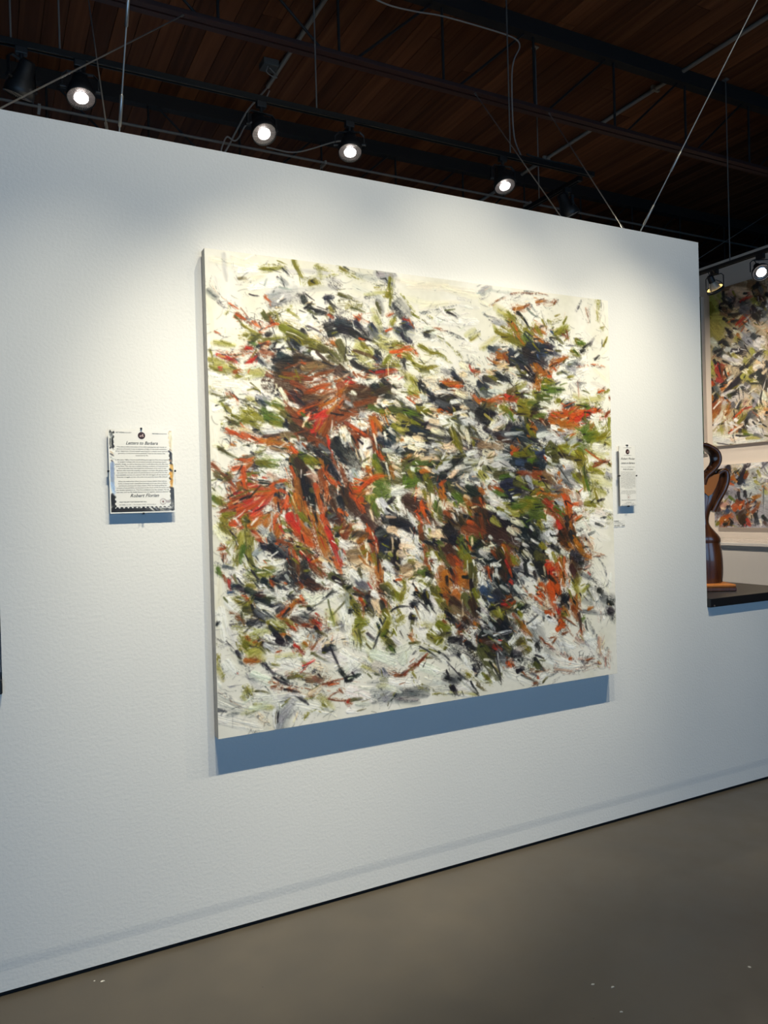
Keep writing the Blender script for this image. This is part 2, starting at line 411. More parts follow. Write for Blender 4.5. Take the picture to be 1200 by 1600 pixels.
track((5.5, .55, 3.53), (5.5, 4.2, 3.53), 'black light track hung before the cream wall with paintings')
FY_, FZ_ = -1.42, 4.55
track((-1.6, FY_, FZ_), (4.2, FY_, FZ_), 'black light track hung in front of the large abstract painting')

def track_head(X, y, z, aim, drop, label, group, power=0., spot=56., blend=.75, warm=(1., .90, .66), lit=True, size=1., spill=0.):
    """PAR-style track head: adapter, stem, yoke, tapered shade, ribbed reflector and lit lens."""
    t = thing('track_head', label, 'track light', (X, y, z), group)
    aim = Vector(aim).normalized(); R = .070*size
    side = aim.cross(Vector((0, 0, 1)))
    side = side.normalized() if side.length > .1 else Vector((1, 0, 0))
    MB().box(X-.028, X+.028, y-.017, y+.017, z-.048, z-.013, .004).build('track_adapter', M_BLACK, t)
    top = Vector((X, y, z-.048)); piv = Vector((X, y, z-drop))
    MB().tube([top, top-Vector((0, 0, .022))], .010, 10).build('stem', M_BLACK, t)
    yk = top-Vector((0, 0, .024)); hw = R+.014
    yo = MB(); P = [piv+side*hw, piv+side*hw+Vector((0, 0, drop-.098)), piv+side*(hw-.022)+Vector((0, 0, drop-.076)),
                    piv-side*(hw-.022)+Vector((0, 0, drop-.076)), piv-side*hw+Vector((0, 0, drop-.098)), piv-side*hw]
    nrm = side.cross(Vector((0, 0, 1)))
    for a, b in zip(P[:-1], P[1:]):
        dd = (b-a).normalized(); o = side if abs(dd.z) > .9 else dd.cross(nrm).normalized()
        yo.obox((a+b)/2, dd*((b-a).length/2+.002), nrm*.009, o*.002)
    yo.build('yoke', M_BLACK, t)
    for k in (-1, 1): MB().tube([piv+side*k*(hw-.014), piv+side*k*(hw+.010)], .010, 10).build('pivot_knob', M_BLACK, t)
    sh = MB().lathe(piv, aim, [(-.105, .001), (-.105, .030*size), (-.095, .036*size), (-.050, .040*size), (-.020, .052*size), (.030, R-.002), (.062, R), (.064, R-.003), (.030, R-.006), (-.015, .046*size)], 40)
    s = sh.build('shade', M_BLACK, t)
    rf = MB(); n = 44; f0 = piv+aim*.058; e1 = aim.orthogonal().normalized(); e2 = aim.cross(e1)
    for j in range(n):                                                   # ribbed aluminium rim
        a = 2*math.pi*j/n; r0, r1 = .034*size, R-.0055
        dr = e1*math.cos(a)+e2*math.sin(a); dt = e2*math.cos(a)-e1*math.sin(a)
        rf.obox(f0+dr*(r0+r1)/2-aim*.002, dr*(r1-r0)/2, dt*.0017*size, aim*.003)
    rf.build('reflector_ribs', M_REFL, s)
    MB().lathe(piv, aim, [(.048, R-.005), (.044, .034*size), (.046, .032*size)], 40).build('reflector', M_REFL if lit else M_BLACK, s)
    MB().lathe(piv, aim, [(.052, .0335*size), (.058, .026*size), (.061, .014*size), (.062, .0002)], 32).build('lens', M_LENS if lit else mat('unlit_lens', (.45, .45, .47), .15), s)
    for nm, pw, ang in (('lamp', power, spot), ('lamp_spill', spill, 124.)):          # the beam, and the wide spill round it
        if not pw: continue
        d = bpy.data.lights.new(nm, 'SPOT'); d.energy = pw; d.color = warm; d.spot_size = math.radians(ang); d.spot_blend = blend; d.shadow_soft_size = .022
        o = bpy.data.objects.new(nm, d); COL.objects.link(o); o.parent = t
        o.location = piv+aim*.075-Vector((X, y, z)); o.rotation_euler = aim.to_track_quat('-Z', 'Y').to_euler()
    return t
G1 = 'track heads behind the partition'
BL = dict(power=150., spot=80.)
track_head(.480, TY, TZ, (-.02, -.36, -.93), .155, 'lit black track head above the partition beside a crossing guy wire', G1, **BL)
track_head(1.417, TY, TZ, (.05, -.52, -.84), .155, 'lit black track head beside the looped pale cable', G1, **BL)
track_head(1.954, TY, TZ, (-.16, -.36, -.92), .150, 'lit black track head hanging clear between two unlit stretches of track', G1, **BL)
track_head(3.051, TY, TZ, (-.05, -.42, -.90), .165, 'lit black track head next to the draped joist cable', G1, **BL)
track_head(.215, TY, TZ, (-.28, .28, -.92), .185, 'black track head turned aside at the end of the partition', G1, lit=False)
track_head(3.78, 1.42, TZ, (.42, -.10, -.90), .155, 'black track head turned aside under the crosswise track', G1, lit=False)

# two added, unseen heads on the crosswise track brighten the cream wall and cabinet
for y_, where in ((2.15, 'nearer the partition'), (2.75, 'at its far end')):
    track_head(3.78, y_, TZ, (2.5, 2.0-y_, -2.1), .155, 'added unseen lit black head on the crosswise track '+where, 'added unseen heads of the crosswise track', power=150., spot=75., blend=1., warm=(1., .88, .72))

# heads of the front track, which light the large painting and the wall round it
# position along the track, aim point on the wall (x, z), power
FRONT = [(.45, .25, .77, 235., 'between the low wall and the framed letter'), (.68, 1.02, .93, 278., 'over the framed letter'), (1.36, 1.09, 1.36, 234., 'over the first half of the large painting'),
         (1.95, 1.90, 1.63, 235., 'over the second half of the large painting'), (2.75, 3.14, 1.08, 338., 'over the narrow notice'), (3.30, 2.24, 1.40, 227., 'next to the wooden figure')]
GF = 'track heads in front of the partition'
for X, tx, tz, pw, where in FRONT:
    aim = Vector((tx-X, -FY_, tz-FZ_+.19)).normalized()
    track_head(X, FY_, FZ_, aim, .155, 'lit black head of the front track '+where, GF, power=pw, spot=41.3, blend=1., spill=26.)

def ring_head(X, y, z, aim, drop, label, facing, power):
    """open gimbal ring with a bare PAR bulb"""
    t = thing('gimbal_head', label, 'track light', (X, y, z), 'gimbal heads before the cream wall')
    aim = Vector(aim).normalized(); piv = Vector((X, y, z-drop)); R = .068
    side = aim.cross(Vector((0, 0, 1))).normalized(); nrm = side.cross(Vector((0, 0, 1)))
    MB().box(X-.018, X+.018, y-.032, y+.032, z-.055, z-.013, .004).build('track_adapter', M_BLACK, t)
    hw = R+.010; up = Vector((0, 0, 1))
    P = [piv+side*hw, piv+side*hw+up*(drop-.075), piv+side*(hw-.018)+up*(drop-.058), piv-side*(hw-.018)+up*(drop-.058), piv-side*hw+up*(drop-.075), piv-side*hw]
    MB().tube(P, .0042, 8).build('yoke', M_BLACK, t)
    MB().lathe(piv, aim, [(.0, R-.004), (-.004, R), (.022, R+.004), (.026, R+.001), (.022, R-.005), (.0, R-.004)], 40).build('ring', M_BLACK, t)
    for k in range(3):
        a = 2*math.pi*k/3+.5; e1 = aim.orthogonal().normalized(); e2 = aim.cross(e1); dr = e1*math.cos(a)+e2*math.sin(a)
        MB().tube([piv+dr*R, piv+dr*R*.86-aim*.03, piv+dr*.030-aim*.062], .0032, 6).build('ring_strut', M_BLACK, t)
    MB().lathe(piv, aim, [(-.118, .001), (-.118, .020), (-.112, .025), (-.066, .027), (-.060, .029), (-.056, .022)], 24).build('socket', M_BLACK, t)
    b = MB().lathe(piv, aim, [(-.060, .022), (-.045, .027), (-.015, .040), (.004, .046), (.010, .045)], 36).build('bulb', mat('frosted_bulb_glass', (.42, .38, .32), .35), t)
    MB().lathe(piv, aim, [(.010, .045), (.016, .036)], 32).build('bulb_rim', M_REFL, b)
    MB().lathe(piv, aim, [(.016, .036), (.020, .022), (.021, .0002)], 32).build('bulb_face', M_LENS, b)
    MB().lathe(piv, aim, [(.004, R-.004), (.006, .049), (.010, .049), (.010, R-.004), (.004, R-.004)], 36).build('glow_ring', M_GOLD if facing else M_REFL, t)
    MB().tube(bez([Vector((X, y, z-.05)), piv-aim*.10+up*.055+side*.022, piv-aim*.135+up*.02, piv-aim*.112], 6), .0035, 6).build('lead', M_BLACK, t)
    d = bpy.data.lights.new('lamp', 'SPOT'); d.energy = power; d.color = (1., .86, .68); d.spot_size = math.radians(95); d.spot_blend = .9; d.shadow_soft_size = .03
    o = bpy.data.objects.new('lamp', d); COL.objects.link(o); o.parent = t
    o.location = piv+aim*.05-Vector((X, y, z)); o.rotation_euler = aim.to_track_quat('-Z', 'Y').to_euler()
ring_head(5.5, 4.454-CY, 3.53, (.62, .10, -.75), .165, 'black gimbal lamp with glowing gold rim before the cream wall', True, 26.)
ring_head(5.5, 4.021-CY, 3.53, (-.42, -.62, -.62), .150, 'black gimbal lamp with bright white face before the cream wall', False, 25.)
ring_head(5.5, 3.30-CY, 3.53, (.55, .25, -.78), .160, 'black gimbal lamp nearest the open end of its track', True, 26.)

# ------------------------------------------------------------------ countertops and the wooden sculpture
def counter(x0, x1, label):
    t = thing('countertop', label, 'countertop', ((x0+x1)/2, .2, 1.0135), 'black tops on the low wall ends')
    MB().box(x0, x1, -.022, .64, 1.0135, 1.0612, .003).build('slab', M_COUNTER, t)
    for x in (x0+.03, x1-.03): MB().tube([(x, -.0245, 1.0215), (x, -.0210, 1.0215)], .004, 10).build('screw', M_HARD, t)
counter(WX1+.001, 4.20, 'black countertop on the low wall under the carved wooden figure')
counter(-.75, WX0-.001, 'black countertop on the low wall with nothing standing on it')

BC = Vector((3.768, .314, 1.0613))                                       # centre of the sculpture's base
A = Vector((-.866, .5, 0)); B = Vector((.5, .866, 0)); UP = Vector((0, 0, 1))
sc = thing('wood_sculpture', 'abstract carved wooden figure with a curling head on a square base', 'sculpture', BC)
def slab(h0, h1, s, ch):
    mb = MB(); rings = []
    for z, k in ((h0, s-ch), (h0+ch, s), (h1-ch, s), (h1, s-ch)):
        rings.append([BC+A*a*k+B*b*k+UP*z for a, b in ((1, 1), (-1, 1), (-1, -1), (1, -1))])
    return mb.loft(rings, smooth=False)
slab(0, .024, .142, .004).build('base', M_CARVED, sc)
slab(.024, .038, .140, .003).build('base_top', M_HONEY, sc)
def ell(c, rx, ry, yaw, n=28, p=2.2):
    out = []
    for j in range(n):
        a = 2*math.pi*j/n; ca, sa = math.cos(a), math.sin(a)
        x = rx*math.copysign(abs(ca)**(2/p), ca); y = ry*math.copysign(abs(sa)**(2/p), sa)
        out.append(Vector(c)+Vector((x*math.cos(yaw)-y*math.sin(yaw), x*math.sin(yaw)+y*math.cos(yaw), 0)))
    return out
FX, FY = 3.800, .305
YAW = -.48
def body(levels, name, m, flip=1):
    rings = []
    pts = bez([(z, cx, rx) for z, cx, rx, ry in levels], 6); pts2 = bez([(z, ry, 0) for z, cx, rx, ry in levels], 6)
    for a, b in zip(pts, pts2): rings.append(ell((FX+a[1]*math.cos(YAW), FY+a[1]*math.sin(YAW), a[0]), a[2], b[1], YAW))
    return MB().loft(rings).build(name, m, sc)
# skirt, then the waist and torso that twist out of it
body([(1.099, .0, .084, .062), (1.16, .002, .089, .066), (1.24, .0, .090, .066), (1.30, -.002, .086, .062), (1.335, -.004, .080, .058)], 'skirt', M_CARVED)
body([(1.322, -.002, .072, .052), (1.345, .0, .082, .058), (1.375, -.004, .076, .056), (1.43, -.016, .042, .042), (1.465, -.02, .034, .038), (1.52, -.014, .040, .040), (1.58, .004, .054, .042), (1.64, .016, .076, .040), (1.70, .024, .094, .034), (1.735, .028, .090, .028), (1.752, .030, .060, .018)], 'torso', M_CARVED)
def ribbon(pts, w, th, name, m, wdir=None):
    """flat band swept along the points; w across (in the depth direction), th thick"""
    P = bez(pts, 8); mb = MB(); rings = []; W = wdir or Vector((math.sin(-YAW), math.cos(-YAW), 0))
    for i, p in enumerate(P):
        t = (P[min(i+1, len(P)-1)]-P[max(i-1, 0)]).normalized(); nn = t.cross(W).normalized(); ww = nn.cross(t).normalized()
        k = i/(len(P)-1); tw = w*(1-.35*abs(2*k-1)**2)
        rings.append([p+ww*tw*.5*c+nn*th*.5*s for c, s in ((-1, -.6), (-.8, -1), (.8, -1), (1, -.6), (1, .6), (.8, 1), (-.8, 1), (-1, .6))])
    return mb.loft(rings).build(name, m, sc)
def fp(dx, z, dy=0.): return Vector((FX+dx*math.cos(YAW), FY+dx*math.sin(YAW)+dy, z))
# head: a wide band curling over to the right and tucking back under the chin
ribbon([fp(-.115, 1.80), fp(-.10, 1.87), fp(-.05, 1.915), fp(.01, 1.905), fp(.060, 1.865), fp(.066, 1.81), fp(.035, 1.765), fp(-.005, 1.725), fp(-.022, 1.66)], .135, .026, 'head_curl', M_CARVED)
ribbon([fp(.025, 1.785), fp(.055, 1.755), fp(.082, 1.735)], .05, .022, 'hair_tail', M_CARVED)
# raised shoulder: a loop that comes up from the breast, over the shoulder and down the back of the arm
ribbon([fp(-.03, 1.64), fp(.02, 1.665), fp(.055, 1.715), fp(.085, 1.752), fp(.115, 1.755), fp(.122, 1.71), fp(.105, 1.65), fp(.070, 1.585), fp(.040, 1.52)], .085, .030, 'arm', M_CARVED)
TOC = Vector((-.46, -.887, 0))                                           # the side of the figure turned to the visitor
pan = [(-.085, 1.742), (-.062, 1.690), (-.030, 1.640), (.000, 1.612), (.022, 1.622), (.044, 1.660), (.062, 1.705), (.070, 1.742), (.036, 1.736), (.006, 1.722), (-.012, 1.690), (-.030, 1.690), (-.055, 1.722)]
mb = MB(); n = len(pan); vs = [fp(dx, z)+TOC*k for k in (.026, .047) for dx, z in pan]
mb.add(vs, [tuple(range(n)), tuple(range(n, 2*n))]+[(i, (i+1) % n, (i+1) % n+n, i+n) for i in range(n)]); mb.build('breast_panel', M_HONEY, sc)
ribbon([fp(-.115, 1.755), fp(-.135, 1.71), fp(-.12, 1.64), fp(-.085, 1.57), fp(-.05, 1.50)], .060, .026, 'arm', M_CARVED)

# ------------------------------------------------------------------ oil paintings
PAL = dict(k=(24,24,27), n=(30,36,48), b=(58,39,27), c=(88,90,95), g=(158,160,164), l=(202,203,203), w=(244,241,231),
           y=(240,233,203), o=(112,107,26), e=(160,156,72), v=(74,94,28), r=(122,58,27), a=(162,92,28), x=(186,74,26),
           d=(180,44,33), p=(228,200,164), m=(176,138,122), t=(124,96,66), u=(48,64,94), h=(74,72,34), s=(218,222,206))
def smooth_noise(rng, ny, nx, cell):
    gy, gx = int(ny/cell)+3, int(nx/cell)+3
    g = rng.random((gy, gx))
    y = np.arange(ny)/cell; x = np.arange(nx)/cell
    iy = y.astype(int); ix = x.astype(int)
    fy = (y-iy)[:, None]; fx = (x-ix)[None, :]
    fy = fy*fy*(3-2*fy); fx = fx*fx*(3-2*fx)
    a = g[iy][:, ix]; b = g[iy][:, ix+1]; c = g[iy+1][:, ix]; d = g[iy+1][:, ix+1]
    return (a*(1-fx)+b*fx)*(1-fy)+(c*(1-fx)+d*fx)*fy
def paint(W, H, step, base, strokes, seed, extra=None):
    """strokes: (letter, width_mm, [x0,y0,x1,y1,...] mm from the top left).  Returns colour (sRGB 0..1) and paint height (mm)."""
    rng = np.random.default_rng(seed)
    nx, ny = int(round(W/step))+1, int(round(H/step))+1
    buf = np.empty((ny, nx, 3)); buf[:] = np.array(base)/255.
    n1 = smooth_noise(rng, ny, nx, 60/step*1.5); n2 = smooth_noise(rng, ny, nx, 14/step)
    buf *= (0.95+0.07*n1+0.03*n2)[:, :, None]
    buf[:, :, 2] *= 0.97+0.04*n1
    grain = 0.3*rng.random((ny, nx))+0.4*smooth_noise(rng, ny, nx, 1.8)+0.3*smooth_noise(rng, ny, nx, 4.5)
    hgt = 0.15*n2
    for ch, w, pts in strokes:
        P = np.array(pts, float).reshape(-1, 2)
        if len(P) == 2:
            d = P[1]-P[0]
            mid = P.mean(0)+np.array([-d[1], d[0]])*rng.normal(0, .06)
        else:
            mid = 2*P[1]-0.5*(P[0]+P[2])
        dry = ch.isupper()
        hw = max(w*.5, step*.55)
        cov = min(1., w/(1.5*step))
        L = np.linalg.norm(P[-1]-P[0])+1e-6
        ext = min(w*.35, L*.5)*(P[-1]-P[0])/L
        A, B = P[0]-ext*.6, P[-1]+ext
        n = int(min(40, max(6, L/(hw*.45+step))))
        t = np.linspace(0, 1, n)[:, None]
        C = (1-t)**2*A+2*t*(1-t)*mid+t*t*B
        T = 2*(1-t)*(mid-A)+2*t*(B-mid); T /= np.linalg.norm(T, axis=1)[:, None]+1e-9
        lo = np.floor((C.min(0)-hw*1.3)/step).astype(int); hi = np.ceil((C.max(0)+hw*1.3)/step).astype(int)+1
        x0, y0 = max(lo[0], 0), max(lo[1], 0); x1, y1 = min(hi[0], nx), min(hi[1], ny)
        if x1 <= x0 or y1 <= y0: continue
        X, Y = np.meshgrid(np.arange(x0, x1)*step, np.arange(y0, y1)*step)
        D = (X[..., None]-C[:, 0])**2+(Y[..., None]-C[:, 1])**2
        k = D.argmin(-1)
        dx, dy = X-C[k, 0], Y-C[k, 1]
        s = T[k, 0]*dy-T[k, 1]*dx
        al = T[k, 0]*dx+T[k, 1]*dy
        tt = np.clip((k+al/(L/n+1e-6))/(n-1), -.2, 1.2)
        prof = np.clip(np.minimum((tt+.2)/.28, (1.12-tt)/.34), 0, 1)**.6
        over = np.where((k == 0) & (al < 0), -al, np.where((k == n-1) & (al > 0), al, 0))
        sn = np.sqrt(s*s+over*over*1.4)/(hw*np.maximum(prof, .15))
        # bristles: stripes across the stroke, streaky along it
        nb = int(max(4, min(40, hw*2/2.2)))
        br = rng.random((nb+2, 7))
        q = np.clip((s/hw*.5+.5)*nb, 0, nb); qi = q.astype(int)
        r = np.clip(tt*5, 0, 5); ri = r.astype(int); rf = r-ri
        bv = br[qi, ri]*(1-rf)+br[qi, ri+1]*rf
        gr = grain[y0:y1, x0:x1]
        ragged = 1-.34*bv-.2*gr
        a = np.clip((ragged-sn)/(.3+.6*step/hw)+.5, 0, 1)
        if dry and w > 24 and ch in 'GLYWSEC':          # a thin rubbed wash
            a *= np.clip(.62-.5*sn, 0, 1)*(.55+.6*bv*gr)
        elif dry:
            a *= np.clip((bv*.75+gr*.9-.72-.2*tt)*2.4, 0, 1)*.72
        else:
            a *= np.clip(.97-1.5*np.clip((tt-.45)*1.7, 0, 1)*np.clip(.25+gr-bv*.8, 0, 1)-.5*np.clip(.3-bv, 0, 1), 0, 1)
        a *= cov
        col = np.array(PAL[ch.lower()])/255.
        col = np.clip(col*(1+rng.normal(0, .05))+rng.normal(0, .012, 3), .01, 1)
        shade = 1+.34*(bv-.5)+.12*(gr-.5)
        cc = np.clip(col[None, None, :]*shade[..., None]+.06*(bv-.5)[..., None], 0, 1)
        # wet-in-wet: pick up a little of what lies below
        mix = (.32 if not dry else .1)*rng.random()
        blk = buf[y0:y1, x0:x1]
        cc = cc*(1-mix)+blk*mix
        blk[:] = blk*(1-a[..., None])+cc*a[..., None]
        hb = hgt[y0:y1, x0:x1]
        hb[:] = hb*(1-.6*a)+a*(.2+.9*bv)*min(1.4, .3+w/14.)
    # the brush drags neighbours together a little
    sm = buf.copy()
    for ax, sh in ((0, 1), (1, 1), (0, -1), (1, -1), (0, 2), (1, -2)):
        sm += np.roll(buf, sh, axis=ax)
    sm /= 7.
    m = (.25+.5*smooth_noise(rng, ny, nx, 9))[:, :, None]
    buf = buf*(1-m)+sm*m
    return np.clip(buf, 0, 1), hgt

def extra_strokes(S, W, H, seed=11):
    """Lay the painting up the way it was worked: a broad dry scumble, the strokes, then small flicks between them."""
    rng = np.random.default_rng(seed)
    out, rest, last = [], [], []
    light = set('wylsp')
    for c, w, P in S:                                   # scumbled underlayer
        if c in 'wylsWYLSG' or w < 5: continue
        k = c.upper() if c.lower() not in 'dxa' else 'R'
        for j in range(3):
            q = np.array(P, float).reshape(-1, 2)+rng.normal(0, w*.6, 2)
            out.append((k if j or c in 'oea' else 'K', w*2.6, list(q.ravel())))
    for i, (c, w, P) in enumerate(S):
        big = c.islower() and w > 5
        rest.append((c, w*((1.28 if c in light else 1.85 if c in 'knbhct' else 1.3 if c in 'xdra' else 1.5) if big else 1.15), P))
        q = np.array(P, float).reshape(-1, 2)
        d = q[-1]-q[0]; L = np.linalg.norm(d)+1e-6; d = d/L; nrm = np.array([-d[1], d[0]])
        if c.islower() and w > 6:
            for j in range(4):                          # flicks
                off = nrm*rng.normal(0, w*1.1)+d*rng.uniform(-.7, .7)*L
                m = q.mean(0)+off; ln = rng.uniform(.25, .7)*L+6
                ang = rng.normal(0, .35); dd = d*np.cos(ang)+nrm*np.sin(ang)
                u = rng.random()
                if c in light: cc = c if u < .5 else ('C' if u < .75 else ('k' if u < .85 else 'h'))
                else: cc = c if u < .5 else ('k' if u < .68 else ('K' if u < .84 else ('o' if u < .9 else ('p' if u < .96 else 'w'))))
                a, b = m-dd*ln*.5, m+dd*ln*.5
                rest.append((cc, rng.uniform(.18, .5)*w, [a[0], a[1], b[0], b[1]]))
        for j in range(2 if c.lower() not in 'wyls' else 1):   # charcoal scratches, some under the paint and some over it
            m = q.mean(0)+rng.normal(0, 22, 2); ln = rng.uniform(14, 62); ang = rng.normal(0, .55)
            dd = d*np.cos(ang)+nrm*np.sin(ang); bow = nrm*rng.normal(0, ln*.14)
            a, b = m-dd*ln*.5, m+dd*ln*.5
            u = rng.random()
            (last if u < .4 else rest).append(('k' if u < .34 else 'w' if u < .4 else 'C' if u < .75 else 'K', rng.uniform(1., 2.6) if u < .4 else rng.uniform(3, 9), [a[0], a[1], *(m+bow), b[0], b[1]]))
    return out+rest+last

def parse(txt):
    out = []
    for ln in txt.strip().splitlines():
        a = ln.split(); out.append((a[0], float(a[1]), [float(t) for t in a[2:]]))
    return out
def lin(c): return np.where(c <= .04045, c/12.92, ((c+.055)/1.055)**2.4)
def colour_grid(name, buf, hgt, O, eu, ev, en, step, hscale, material, parent):
    """grid mesh: one vertex per dab of paint, relief along the normal, colour as a point attribute"""
    ny, nx = buf.shape[:2]; og = worldloc(parent)
    u, v = np.meshgrid(np.arange(nx)*step/1000., np.arange(ny)*step/1000.)
    co = np.array(O)-np.array(og)+u[..., None]*np.array(eu)+v[..., None]*np.array(ev)+(hgt*hscale/1000.)[..., None]*np.array(en)
    i = np.arange(ny*nx).reshape(ny, nx)
    q = np.stack([i[:-1, :-1], i[1:, :-1], i[1:, 1:], i[:-1, 1:]], -1).reshape(-1)
    nq = (ny-1)*(nx-1)
    me = bpy.data.meshes.new(name)
    me.vertices.add(ny*nx); me.vertices.foreach_set('co', co.reshape(-1).astype(np.float32))
    me.loops.add(nq*4); me.loops.foreach_set('vertex_index', q.astype(np.int32))
    me.polygons.add(nq); me.polygons.foreach_set('loop_start', (np.arange(nq)*4).astype(np.int32))
    me.polygons.foreach_set('use_smooth', np.ones(nq, bool))
    me.update(calc_edges=True)
    at = me.color_attributes.new('paint', 'FLOAT_COLOR', 'POINT')
    rgba = np.ones((ny*nx, 4), np.float32); rgba[:, :3] = lin(buf).reshape(-1, 3)
    at.data.foreach_set('color', rgba.reshape(-1))
    me.materials.append(material)
    o = bpy.data.objects.new(name, me); COL.objects.link(o); o.parent = parent
    return o

